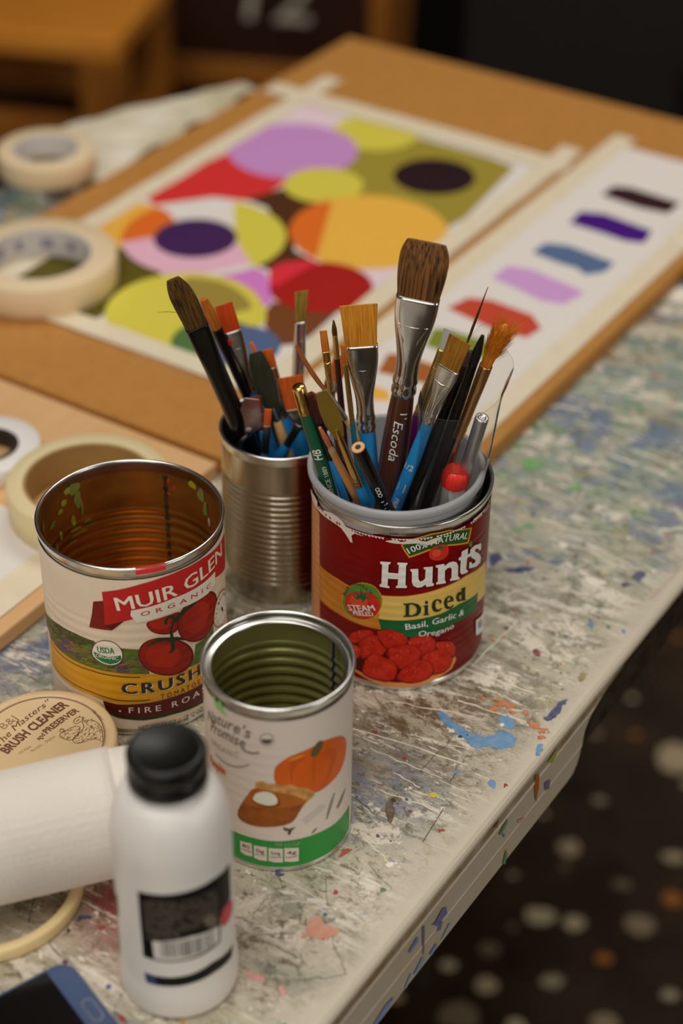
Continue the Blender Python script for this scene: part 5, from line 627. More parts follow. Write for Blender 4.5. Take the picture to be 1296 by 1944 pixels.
def muir():
    cx, cy = -.11613, .81932; R, H = .0511, .1185
    t = thing('food_can', 'large open crushed tomato can with white, red and yellow label and amber inside', 'can', (cx, cy, 0))
    inn = mat('amber_lacquer', (.60, .255, .04, 1), .28, .7, .5, (90, .06), (26, .7, (.22, .075, .012, 1), (1, 1, 1.5)))
    can_shell(t, R-.0005, H, .0520, inn, [(.012, .086, 11, .00055)])
    rb = (6.3, .16, 16, 84)
    def pr(k, r, g, b_, **kw): return mat('muir_'+k, S(r, g, b_, 1.5), .42, 0, .35, (200, .05), kw.get('noise'), rb)
    W = pr('white', 205, 190, 170, noise=(40, .35, S(186, 170, 148, 1.5)))
    b = MB(); b.lathe([(R, .0045), (R, .1105)], W, 120); b.build('label', t)
    d = Decal(R, t=t)
    red = pr('red', 166, 26, 24); dred = pr('darkred', 108, 18, 14); yel = pr('yellow', 196, 142, 24, noise=(60, .5, S(180, 126, 16, 1.5)))
    blk = pr('black', 38, 36, 26); wh = pr('print_white', 210, 200, 186); mar = pr('maroon', 78, 14, 12)
    soil = pr('field', 74, 84, 26, noise=(160, .9, S(120, 96, 60, 1.5))); grn = pr('green', 60, 84, 28, noise=(300, .8, S(92, 112, 42, 1.5))); dgr = pr('hedge', 48, 52, 22, noise=(300, .8, S(78, 84, 34, 1.5)))
    vio = pr('violet', 84, 62, 80); dgreen = pr('darkgreen', 38, 42, 20)
    d.poly(P('muir.field'), soil); d.poly(P('muir.fieldR'), grn); d.poly(P('muir.hill'), dgr)
    for i in range(7): d.poly(P('muir.row%d' % i), grn if i % 3 else vio)
    top_, bot_ = P('muir.field')[:6], P('muir.yellow')[:5]; rw = random.Random(21)
    def at_u(L_, u):
        for (a, b_), (c, e_) in zip(L_, L_[1:]):
            if a <= u <= c: return b_+(e_-b_)*(u-a)/(c-a)
        return L_[-1][1]
    rcol = [grn, pr('field_lit', 96, 116, 44), vio, pr('field_orange', 150, 92, 54), dgr, grn]; d.lay += 1
    for i in range(170):
        u = rw.uniform(-58, 14); lo, hi = at_u(bot_, u)+.4, at_u(top_, u)-.6
        if hi-lo < 2: continue
        f = rw.random(); v = lo+(hi-lo)*f; sc_ = (1.25-.9*f); l = 2.6*sc_; hh = .75*sc_
        if v+hh+.5 > hi or v-hh-.5 < lo: continue
        row = int((u*.35+v*1.1)/2.4*(1+f*.4)); d.poly([(u-l, v-hh-.25*l), (u+l*.6, v-hh*.6+.1*l), (u+l, v+hh+.1*l), (u-l*.6, v+hh*.5-.2*l)], rcol[row % 6], False)
    d.poly(P('muir.yellow'), yel)
    for k in ('yl1', 'yl2'): d.line(P('muir.'+k), .7, blk)
    d.poly(P('muir.maroon'), mar); d.poly(P('muir.dgreen'), dgreen)
    d.flush('label_landscape', t)
    tom = [pr('tomato', 136, 22, 8, noise=(60, .7, S(112, 14, 4, 1.5))), pr('tomato_lit', 160, 36, 12, noise=(60, .9, S(136, 22, 8, 1.5))), pr('tomato_dark', 84, 10, 4)]
    for k in 'CBA':
        p = smooth_poly(P('muir.tom'+k)); d.poly(p, tom[2]); d.poly(shrink(p, .93, -.4, .3), tom[0]); d.poly(shrink(p, .62, -2.2, 1.6), tom[1]); d.flush('printed_tomato', t)
    for k in ('stem3', 'stem1', 'stem2'): d.poly(smooth_poly(P('muir.'+k), 1), dgreen)
    d.flush('label_tomatoes', t)
    d.poly(P('muir.tail'), dred); d.poly(P('muir.banner'), red); d.poly(P('muir.fold'), mar); d.poly(P('muir.plaque'), wh)
    us = smooth_poly(P('muir.usda')); d.poly(shrink(us, 1.05), pr('seal_brown', 70, 40, 26)); d.poly(us, wh); d.poly(P('muir.usda_low'), pr('seal_green', 22, 104, 70))
    sp = smooth_poly(P('muir.stamp'), 1); d.poly(shrink(sp, 1.08), pr('stamp_gold', 120, 100, 50)); d.poly(sp, wh)
    d.flush('label_banner', t)
    d.text('MUIR GLEN', P('muir.t_muir'), capH('muir', 'muir'), wh, bold=.018)
    d.text('.', [(P('muir.t_muir')[2][0]+.6, P('muir.t_muir')[2][1]), (P('muir.t_muir')[2][0]+1.4, P('muir.t_muir')[2][1]+.2)], 6, wh)
    d.text('ORGANIC', P('muir.t_org'), capH('org', 'muir'), red, bold=.01, space=1.7)
    sh = [(x+.7, y-.5) for x, y in P('muir.t_crush')]
    e = P('muir.t_crush'); full = [e[0], e[2], (e[2][0]+(e[2][0]-e[0][0])*.36, e[2][1]+.4)]
    d.text('CRUSHED', [(x+.6, y-.45) for x, y in full], capH('crush', 'muir'), wh, bold=.045, space=1.25)
    d.text('CRUSHED', full, capH('crush', 'muir'), blk, bold=.045, space=1.25)
    d.text('TOMATOES', P('muir.t_tom'), capH('tom', 'muir'), blk, space=1.5)
    e = P('muir.t_fire'); full = [e[0], e[2], (e[2][0]+(e[2][0]-e[0][0])*.45, e[2][1]+.5)]
    d.text('FIRE ROASTED', full, capH('fire', 'muir'), wh, bold=.01, space=1.5)
    d.poly(circle2d(e[0][0]-5, e[0][1]+1.2, .7, 12), wh)
    d.text('NET WT 28 OZ (1 LB 12 OZ)', P('muir.t_net'), capH('net', 'muir'), pr('grey_ink', 70, 62, 50), space=1.1)
    d.text('USDA', P('muir.t_usda'), capH('usda', 'muir'), pr('seal_green', 22, 104, 70), bold=.02)
    d.text('ORGANIC', P('muir.t_usdaorg'), capH('usdaorg', 'muir'), wh, bold=.02)
    cx_ = sum(p[0] for p in sp)/len(sp); cy_ = sum(p[1] for p in sp)/len(sp); ru = (max(p[0] for p in sp)-min(p[0] for p in sp))/2; rv = (max(p[1] for p in sp)-min(p[1] for p in sp))/2
    for txt, a0, a1, flip in (('CALIFORNIA', PI*.98, PI*.08, 1), ('TOMATOES', PI*1.08, PI*1.92, -1)):
        for i, ch in enumerate(txt):
            a = a0+(a1-a0)*i/(len(txt)-1); rr = .78 if flip > 0 else .92
            px, py = cx_+ru*rr*math.cos(a)*.9, cy_+rv*rr*math.sin(a)*.92
            tx, ty = (math.sin(a), -math.cos(a)) if flip > 0 else (-math.sin(a), math.cos(a))
            d.text(ch, [(px-tx*.7, py-ty*.7), (px+tx*.7, py+ty*.7)], 2.0, blk)
    d.poly(smooth_poly([(cx_-1.2, cy_+2.4), (cx_+.5, cy_+2), (cx_+1.6, cy_-1), (cx_+1, cy_-2.6), (cx_-.2, cy_-.5), (cx_-1.3, cy_+.5)], 1), dgreen)
    d.flush('label_lettering', t)
    # dark weld seam inside and dried paint on the wall
    b = MB(); a = math.radians(72.5); seam = mat('weld_seam', (.03, .025, .018, 1), .4, .5, noise=(300, .8, (.18, .12, .06, 1)))
    for k in range(40):
        z0, z1 = .006+k*.0026, .006+(k+1)*.0026
        def rib(z): return .00055*math.sin((z-.012)/.074*11*2*PI) if .012 <= z <= .086 else 0
        w_ = .0011+.0005*math.sin(k*2.3)
        q = []
        for z, dx in ((z0, -w_), (z0, w_), (z1, w_), (z1, -w_)):
            r = R-.0016+rib(z); q.append((r*math.cos(a+dx/r), r*math.sin(a+dx/r), z))
        b.add(q, [(3, 2, 1, 0)], seam)
    b.build('weld_seam', t)
    di = Decal(R-.0016); di.base = -.00012
    rnd = random.Random(5)
    def inside(poly_uv, m, nm):
        b = MB(); vs, fs = poly2d(poly_uv); xs = [k*2.5 for k in range(-70, 70)]
        lo, hi = min(v[0] for v in vs), max(v[0] for v in vs); vs, fs = clip2d(vs, fs, [x for x in xs if lo < x < hi])
        r = R-.0019
        b.add([((r-(.0004 if 12 < v < 86 else 0))*math.cos(u/1000/r), (r-(.0004 if 12 < v < 86 else 0))*math.sin(u/1000/r), v/1000) for u, v in vs], fs, m); b.build(nm, t)
    gm = mat('dried_green', S(112, 118, 52, 1.3), .5); ym = mat('dried_lime', S(150, 142, 36, 1.3), .45); rm = mat('dried_red', S(190, 50, 34, 1.3), .45)
    rr_ = (R-.0019)*1000
    U = lambda deg: math.radians(deg)*rr_
    def blobp(deg, z, w_, h_, n=11): return smooth_poly([(U(deg)+w_*1.5*rnd.uniform(.5, 1)*math.cos(2*PI*i/n), z+h_*1.25*rnd.uniform(.5, 1)*math.sin(2*PI*i/n)) for i in range(n)], 1)
    for args, m in (((136, 109, 3.4, 4), gm), ((134, 101, 2.2, 6), gm), ((131, 94, .8, 6), gm), ((128, 84, 2.6, 1.2), gm), ((127, 80, 2.2, 1), gm), ((141, 110, 3.5, 2), ym), ((146, 104, 2.2, 2.4), ym), ((150, 100, 2, 1.6), ym), ((139, 88, 1.3, 4), ym), ((138, 82, 4.4, 1.1), ym), ((136, 78, 4.8, 1.1), ym), ((142, 74, 4, .9), ym), ((152, 84, 1, 4), ym), ((158, 78, .9, 6), ym), ((165, 76, .8, 5), ym), ((160, 96, 3, 2.5), gm), ((50, 110, 3, 3), ym), ((42, 106, 3, 5), gm), ((38, 99, 2.2, 6), gm), ((34, 92, 1, 4), mat('dried_white', S(180, 170, 150, 1.3), .5)), ((175, 104, 1.5, 4), gm), ((70, 107, .9, 1.6), rm), ((66, 103, .8, 1.8), rm), ((70, 98, 1, .9), rm), ((172, 88, 1, 5), gm)):
        inside(blobp(*args), m, 'dried_paint')
    # red paint on the rim
    b = MB(); ang = [math.radians(x) for x in range(-81, -61, 2)]
    for k in range(len(ang)-1):
        for (r0, z0), (r1, z1) in (((.0508, .11862), (.0514, .11872)), ((.0514, .11872), (.0522, .1172)), ((.0522, .1172), (.0521, .1146))):
            q = [(r0*math.cos(ang[k]), r0*math.sin(ang[k]), z0), (r1*math.cos(ang[k]), r1*math.sin(ang[k]), z1), (r1*math.cos(ang[k+1]), r1*math.sin(ang[k+1]), z1), (r0*math.cos(ang[k+1]), r0*math.sin(ang[k+1]), z0)]
            b.add(q, [(0, 1, 2, 3)], mat('rim_red', S(196, 40, 40, 1.4), .4))
    b.build('rim_paint', t)
muir()

def hunt():
    cx, cy = .03414, .85987; R, H = .0511, .1185
    t = thing('food_can', 'large red diced tomato can with torn label, holding the grey cup of brushes', 'can', (cx, cy, 0))
    can_shell(t, R-.0005, H, .0520, mat('dark_can_inside', (.16, .14, .12, 1), .3, .9), [(.018, .098, 12, .00045)])
    rb = (5.6, .12, 20, 98)
    def pr(k, r, g, b_, noise=None): return mat('hunt_'+k, S(r, g, b_, 1.5), .35, 0, .18, (200, .03), noise, rb)
    red = pr('red', 112, 0, 1, (12, .6, S(82, 0, 0, 1.5)))
    b = MB(); b.lathe([(R, .0045), (R, .1105)], red, 120); b.build('label', t)
    wh = pr('white', 214, 208, 198); yel = pr('yellow', 218, 176, 92, (30, .5, S(196, 150, 66, 1.5), (1, 1, 6))); gold = pr('gold', 188, 122, 40, (80, .7, S(168, 98, 26, 1.5)))
    grn = pr('green', 26, 88, 44); dk = pr('shadow', 66, 4, 6); dgr = pr('dark_green', 30, 46, 22); org = pr('orange_line', 206, 130, 40); lg = pr('leaf_green', 76, 128, 48)
    tm1 = pr('tomato', 176, 34, 22, (60, .6, S(196, 62, 40, 1.5))); tm2 = pr('tomato_lit', 200, 70, 46)
    d = Decal(R, t=t)
    tn = P('hunt.tan'); d.poly([(tn[0][0]-9, 4.6), (tn[2][0], 4.6), (tn[1][0], 104), (tn[0][0]+1, 110.4), (tn[0][0]-9, 110.4)], pr('seam_tan', 190, 132, 84, (60, .5, S(170, 112, 66, 1.5), (1, 1, 4))))
    d.poly(P('hunt.yellow'), yel); d.poly(P('hunt.yellowdark'), gold); d.poly(P('hunt.green'), grn)
    y = P('hunt.yellow'); d.line(y[:8], .5, org)
    d.poly(P('hunt.nat'), org); d.poly(P('hunt.nat_in'), pr('nat_green', 40, 80, 32))
    se = P('hunt.seal'); d.poly(shrink(se, 1.04), org); d.poly(se, lg)
    d.flush('label_bands', t)
    st_ = smooth_poly(P('hunt.sealtom')); d.poly(st_, tm1); d.poly(shrink(st_, .5, -2, 2), tm2); d.poly(P('hunt.sealleaf'), grn); d.flush('printed_tomato', t)
    tt = smooth_poly(P('hunt.tom')); d.poly(tt, tm1); d.poly(shrink(tt, .45, -1.5, .3), tm2); d.poly(P('hunt.tomleaf'), grn); d.poly(smooth_poly(P('hunt.leaf'), 1), lg); d.flush('printed_tomato', t)
    d.poly(P('hunt.bowldark'), dk); bw = P('hunt.bowl'); d.poly(bw, pr('bowl', 190, 118, 58, (50, .6, S(206, 140, 78, 1.5))))
    chunk = pr('chunk', 158, 24, 12, (200, .9, S(184, 48, 28, 1.5))); lit = pr('chunk_lit', 208, 100, 70); cd = pr('chunk_dark', 110, 14, 8)
    rnd = random.Random(4)
    for i in range(10):
        c_ = shrink(smooth_poly(P('hunt.ch%d' % i), 1), 1.16); d.poly(c_, cd); d.poly(shrink(c_, .92, .15, .5), chunk); 
        w0 = max(p[0] for p in c_)-min(p[0] for p in c_); h0 = max(p[1] for p in c_)-min(p[1] for p in c_); x0 = sum(p[0] for p in c_)/len(c_); y0 = sum(p[1] for p in c_)/len(c_)
        d.lay += 1
        for _ in range(16):
            x, yy, r = x0+rnd.gauss(-.05, .17)*w0, y0+rnd.gauss(.16, .13)*h0, rnd.choice([.14, .2, .3]); d.poly(circle2d(x, yy, r*rnd.uniform(.8, 1.6), 6, r), lit, False)
        x0 = sum(p[0] for p in c_)/len(c_); y0 = sum(p[1] for p in c_)/len(c_)
        for _ in range(2):
            x, yy = x0+rnd.uniform(-3, 3), y0+rnd.uniform(-2, 2.4); d.poly(circle2d(x, yy, .5, 7, .3), dgr)
    d.flush('label_pictures', t)
    for k in 'Hunts': d.poly([(x+.9, y-.55) for x, y in P('hunt.'+k)], dk, k == 'H')
    d.flush('lettering_shadow', t)
    for k in 'Hunts': d.poly(P('hunt.'+k), wh); d.flush('lettering', t)
    for k in 'Dicxed': d.poly(P('hunt.dc_'+('dot' if k == 'x' else k)), dgr); d.flush('lettering', t)
    d.text('Basil, Garlic &', P('hunt.t_bas'), capH('bas', 'hunt'), wh, bold=.012); d.text('Oregano', P('hunt.t_ore'), capH('ore', 'hunt'), wh, bold=.012)
    d.text('100% NATURAL', P('hunt.t_nat'), capH('nat', 'hunt'), wh, bold=.014)
    d.text('NATURALLY', P('hunt.t_natu'), capH('natu', 'hunt')*1.0, dgr, bold=.012); d.text('STEAM', P('hunt.t_steam'), capH('steam', 'hunt'), wh, bold=.03); d.text('PEELED', P('hunt.t_peel'), capH('peel', 'hunt'), wh, bold=.03)
    d.text('NET WT 28 OZ', P('hunt.t_hnet'), 2.4, dk)
    d.flush('label_lettering', t)
    d.poly(P('hunt.nongmo'), wh); d.poly(P('hunt.nongmo2'), pr('gmo_blue', 84, 132, 160)); d.poly(shrink(P('hunt.nongmo2'), .45, 0, .8), org)
    torn = mat('torn_paper', S(206, 192, 178, 1.4), .8, bump=(500, .5))
    d.flush('printed_mark', t)
    for k in (1, 2, 3): d.poly(smooth_poly(P('hunt.torn%d' % k), 1), torn); d.flush('torn_patch', t)
    for i in range(70):   # frayed upper edge
        u = -60+i*1.9; d.poly([(u, 110.5), (u+1.9, 110.5), (u+1.5, 109.6-rnd.random()*1.1), (u+.6, 109.9-rnd.random()*.6)], torn if rnd.random() < .8 else red, False)
    d.flush('torn_edge', t)
hunt()

def pump():
    cx, cy = -.03083, .70430; R, H = .0379, .1125
    t = thing('food_can', 'smaller open pumpkin can with white label and green band, front centre of the table', 'can', (cx, cy, 0))
    can_shell(t, R-.0004, H, .0389, mat('olive_lacquer', (.30, .285, .095, 1), .28, .45, .5), [(.008, .094, 13, .0007)])
    rb = (6.2, .05, 16, 92)
    def pr(k, r, g, b_, noise=None): return mat('pump_'+k, S(r, g, b_, 1.5), .4, 0, .4, (200, .04), noise, rb)
    W = pr('white', 200, 188, 176); b = MB(); b.lathe([(R, .0045), (R, .1045)], W, 110); b.build('label', t)
    # step of the easy-open ring inside the rim
    b = MB(); b.lathe([(.0376, .1118), (.0375, .1098), (.0370, .1088), (.0362, .1090), (.0352, .1090), (.0343, .1083), (.0338, .1084), (.0334, .1078), (.0336, .1072), (.0374, .1064)], steel_b, 96); b.build('ring_step', t)
    grn = pr('green', 34, 128, 52); d = Decal(R, t=t)
    d.poly(P('pump.green'), grn); d.poly(P('pump.shade'), pr('grey_wash', 184, 174, 164))
    for k in ('sk1', 'sk2', 'sk3'): d.poly(smooth_poly(P('pump.'+k), 1), pr('grey_sketch', 120, 112, 104))
    d.flush('label_band', t)
    for i in range(4): d.poly(P('pump.nut%d' % i), W); d.flush('printed_panel', t)
    d.flush('label_band', t)
    o1, o2, o3 = pr('pumpkin', 198, 88, 10, (45, .8, S(180, 72, 6, 1.5))), pr('pumpkin_dark', 180, 74, 7), pr('pumpkin_lit', 222, 138, 52)
    pk = smooth_poly(P('pump.pumpkin')); d.poly(pk, o2); d.poly(shrink(pk, .97, 0, .2), o1)
    for k in ('lob1', 'lob2', 'lob3'): d.poly(smooth_poly(P('pump.'+k)), o2, k == 'lob1')
    d.poly(smooth_poly(P('pump.lobhi')), o3); d.poly(smooth_poly(P('pump.stem'), 1), pr('stem', 84, 78, 34))
    d.flush('printed_pumpkin', t)
    d.poly(smooth_poly(P('pump.pie'), 1), pr('pie', 142, 78, 18, (200, .8, S(116, 56, 10, 1.5)))); d.poly(smooth_poly(P('pump.pietop'), 1), pr('pie_top', 160, 88, 24, (90, .5, S(132, 66, 14, 1.5))))
    d.poly(smooth_poly(P('pump.crust'), 1), pr('crust', 196, 150, 84, (240, .9, S(150, 96, 40, 1.5)))); cr = smooth_poly(P('pump.cream'), 1)
    d.poly(shrink(cr, 1.15, .3, -.8), pr('pie_shadow', 110, 58, 14)); d.poly(cr, pr('cream', 222, 206, 186))
    d.flush('printed_pie', t)
    ink = pr('ink', 70, 62, 54); gl = pr('grey_letter', 150, 150, 118)
    d.poly(smooth_poly(P('pump.splash'), 1), pr('splash_green', 120, 176, 104))
    d.text("Nature's", P('pump.t_nat'), 8, ink, shear=.3, upright=True, bold=-.004); d.text('Promise', P('pump.t_pro'), 8, ink, shear=.3, upright=True, bold=-.004)
    d.text('ORGANIC', P('pump.t_org'), 4.2, gl, upright=True, space=1.2); d.text('Pumpkin', P('pump.t_pum'), 6, o1, upright=True, bold=.02)
    d.line(P('pump.sw1'), .8, ink); d.line(P('pump.sw2'), .6, pr('grey_sketch', 120, 112, 104))
    se = P('pump.seal'); d.poly(se, pr('seal_grey', 132, 124, 114)); d.poly(shrink(se, .86), W); d.poly(P('pump.seal_in'), ink); d.poly(P('pump.pict'), ink)
    d.text('PER 1/2 CUP', P('pump.t_per'), 2.6, gl)
    for i, (a, b_) in enumerate((('80', 'CALORIES'), ('0g', 'SAT FAT'), ('5mg', 'SODIUM'), ('4g', 'SUGARS'))):
        q = P('pump.nut%d' % i); x0 = min(p[0] for p in q); x1 = max(p[0] for p in q); yt = max(p[1] for p in q); yb = min(p[1] for p in q)
        d.text(a, [(x0+1.3, yb+(yt-yb)*.55), (x1-1.3, yb+(yt-yb)*.55)], 2.6, ink); d.text(b_, [(x0+.7, yb+(yt-yb)*.32), (x1-.7, yb+(yt-yb)*.32)], 1.2, ink)
    d.flush('label_lettering', t)
    b = MB(); a = math.radians(40); sm = mat('blue_seam', (.02, .025, .06, 1), .35, .3); sl = mat('seam_lacquer', (.30, .27, .12, 1), .3, .5)
    def rib(z): return .0007*math.sin((z-.008)/.086*13*2*PI) if .008 <= z <= .094 else 0
    for m_, wd, off in ((sl, .0045, 0), (sm, .0010, .0003)):
        for k in range(96):
            z0, z1 = .006+k*.00103, .006+(k+1)*.00103; q = []
            for z, dx in ((z0, -wd), (z0, wd), (z1, wd), (z1, -wd)):
                r = R-.0015-off+rib(z); q.append((r*math.cos(a+dx/r), r*math.sin(a+dx/r), z))
            b.add(q, [(3, 2, 1, 0)], m_, True)
    b.build('weld_seam', t)
pump()

def plain_tin():
    cx, cy = -.03599, .91795; R, H = .0366, .1125
    t = thing('tin_can', 'bare ribbed steel can without a label, full of brushes, behind the red can', 'can', (cx, cy, 0))
    tin = mat('bare_tin', (.46, .42, .34, 1), .2, 1, noise=(30, .9, (.28, .21, .11, 1), (1, 1, .4)), bump=(40, .05))
    can_shell(t, R, H, .0375, mat('tin_inside', (.25, .23, .2, 1), .3, .95), [(.018, .086, 17, .00042)], out_m=tin)
plain_tin()

def grey_cup():
    t = thing('plastic_cup', 'grey plastic cup full of brushes, standing inside the red tomato can', 'cup', (.0325, .859, 0))
    m = mat('grey_plastic', S(146, 146, 148, 1.5), .36, 0, .45)
    b = MB(); seg = 80; prof = [(.0005, .0045), (.035, .0045), (.0372, .007), (.0470, .1225), (.0470, .1228), (.0495, .1236), (.0501, .1250), (.0501, .1278), (.0492, .1292), (.0476, .1292), (.0466, .1280), (.0352, .009), (.0005, .008)]
    vs = []
    for r, z in prof:
        u = z/.128
        for k in range(seg):
            a = 2*PI*k/seg; vs.append((-.0020*u+r*math.cos(a), -.0032*u+r*math.sin(a), z))
    b.add(vs, [(i*seg+k, i*seg+(k+1) % seg, (i+1)*seg+(k+1) % seg, (i+1)*seg+k) for i in range(len(prof)-1) for k in range(seg)], m, True)
    b.build('cup_body', t)
grey_cup()
# ---------------------------------------------------------------- brushes, knives, pencils
def fib(key, r, g, b_, r2, g2, b2, rough=.5): return mat('bristle_'+key, S(r, g, b_, 1.25), rough, 0, .3, None, (620, 1, S(r2, g2, b2, 1.25), (1.6, 1.6, .012), 2))
BRI = dict(umber=fib('umber', 100, 68, 22, 26, 17, 7), amber=fib('amber', 196, 112, 34, 150, 78, 18), redorange=fib('redorange', 206, 74, 22, 186, 58, 14), orange=fib('orange', 206, 96, 28, 176, 70, 14), rust=fib('rust', 140, 62, 24, 110, 42, 14), khaki=fib('khaki', 158, 124, 46, 110, 82, 24),
           maroon=fib('maroon', 70, 22, 14, 40, 10, 8), goldamber=fib('goldamber', 204, 138, 40, 170, 100, 20), brownblack=fib('brownblack', 132, 84, 38, 22, 14, 8), khakiamber=fib('khakiamber', 156, 104, 26, 104, 66, 12), black=fib('black', 26, 22, 18, 10, 8, 6), fluffy=fib('fluffy', 208, 128, 30, 166, 90, 14), coral=fib('coral', 200, 110, 74, 180, 90, 60))
BRI['clear'] = mat('clear_bristle', (.62, .62, .54, 1), .3)
FER = dict(silver=mat('ferrule_silver', (.72, .70, .66, 1), .2, 1, bump=(90, .08)), silverring=mat('ferrule_nickel', (.78, .76, .71, 1), .17, 1, bump=(70, .06)), silverdark=mat('ferrule_dark', (.50, .45, .38, 1), .22, 1, bump=(90, .08)), gold=mat('ferrule_gold', (.78, .52, .16, 1), .24, 1, bump=(90, .06)), copper=mat('ferrule_copper', (.62, .34, .12, 1), .3, .9), black=mat('ferrule_black', S(12, 10, 8), .25, 0, .3), steel=mat('knife_steel', (.62, .60, .56, 1), .22, 1, bump=(60, .1)), paint=mat('paint_crust', S(150, 140, 90), .5, noise=(200, 1, S(190, 110, 90))), wood=mat('pencil_wood', S(204, 150, 104), .6), yellow=mat('pencil_yellow', S(206, 152, 40), .35), orange=mat('pencil_orange', S(196, 108, 50), .4), red=mat('cap_red', S(204, 44, 34, 1.5), .35), lead=mat('lead', S(60, 56, 54), .4, .3))
HAN = dict(silverdark=FER['silverdark'], black=mat('handle_black', S(12, 10, 9), .22, 0, .3), blue=mat('handle_blue', S(34, 122, 178, 1.5), .32, 0, .45, None, (30, .35, S(24, 96, 150, 1.5))), wood=mat('handle_wood', S(196, 150, 92), .4), yellow=FER['yellow'], brown=mat('handle_brown', S(80, 48, 26), .3), darkbrown=mat('handle_darkbrown', S(60, 30, 20), .25), teal=mat('handle_teal', S(22, 92, 112, 1.5), .3), darkwood=mat('handle_darkwood', S(58, 30, 18), .2, 0, .5, None, (40, .9, S(92, 50, 26), (3, 3, .25)), coat=.5), purple=mat('handle_purple', S(96, 20, 96, 1.5), .3), green=mat('pencil_green', S(12, 74, 44, 1.5), .3, coat=.3), silver=mat('pen_silver', (.62, .61, .60, 1), .35, .9), white=mat('marker_white', S(190, 186, 184), .4), orangewood=mat('handle_orange', S(196, 122, 44), .4, noise=(80, 1, S(170, 130, 96))))
KNIFE = dict(darkgreen=mat('blade_green', S(26, 29, 20), .4, .1, .5, (160, .4), (45, .9, S(70, 74, 52), (1, 1, .3))), steelreflect=mat('blade_steelreflect', (.30, .24, .22, 1), .22, .85, .5, None, (70, .9, S(110, 56, 48))), olivegold=mat('blade_olive', S(132, 104, 34), .35, .3, .5, (90, .3), (60, .8, S(104, 92, 34))), rustreflect=mat('blade_rustreflect', S(168, 100, 56), .35, .4, .5, None, (60, .7, S(140, 76, 36))))  # reddish and rust-brown reflections on two steel blades are put into their colours
inkw = mat('ink_white', S(206, 204, 198), .5)

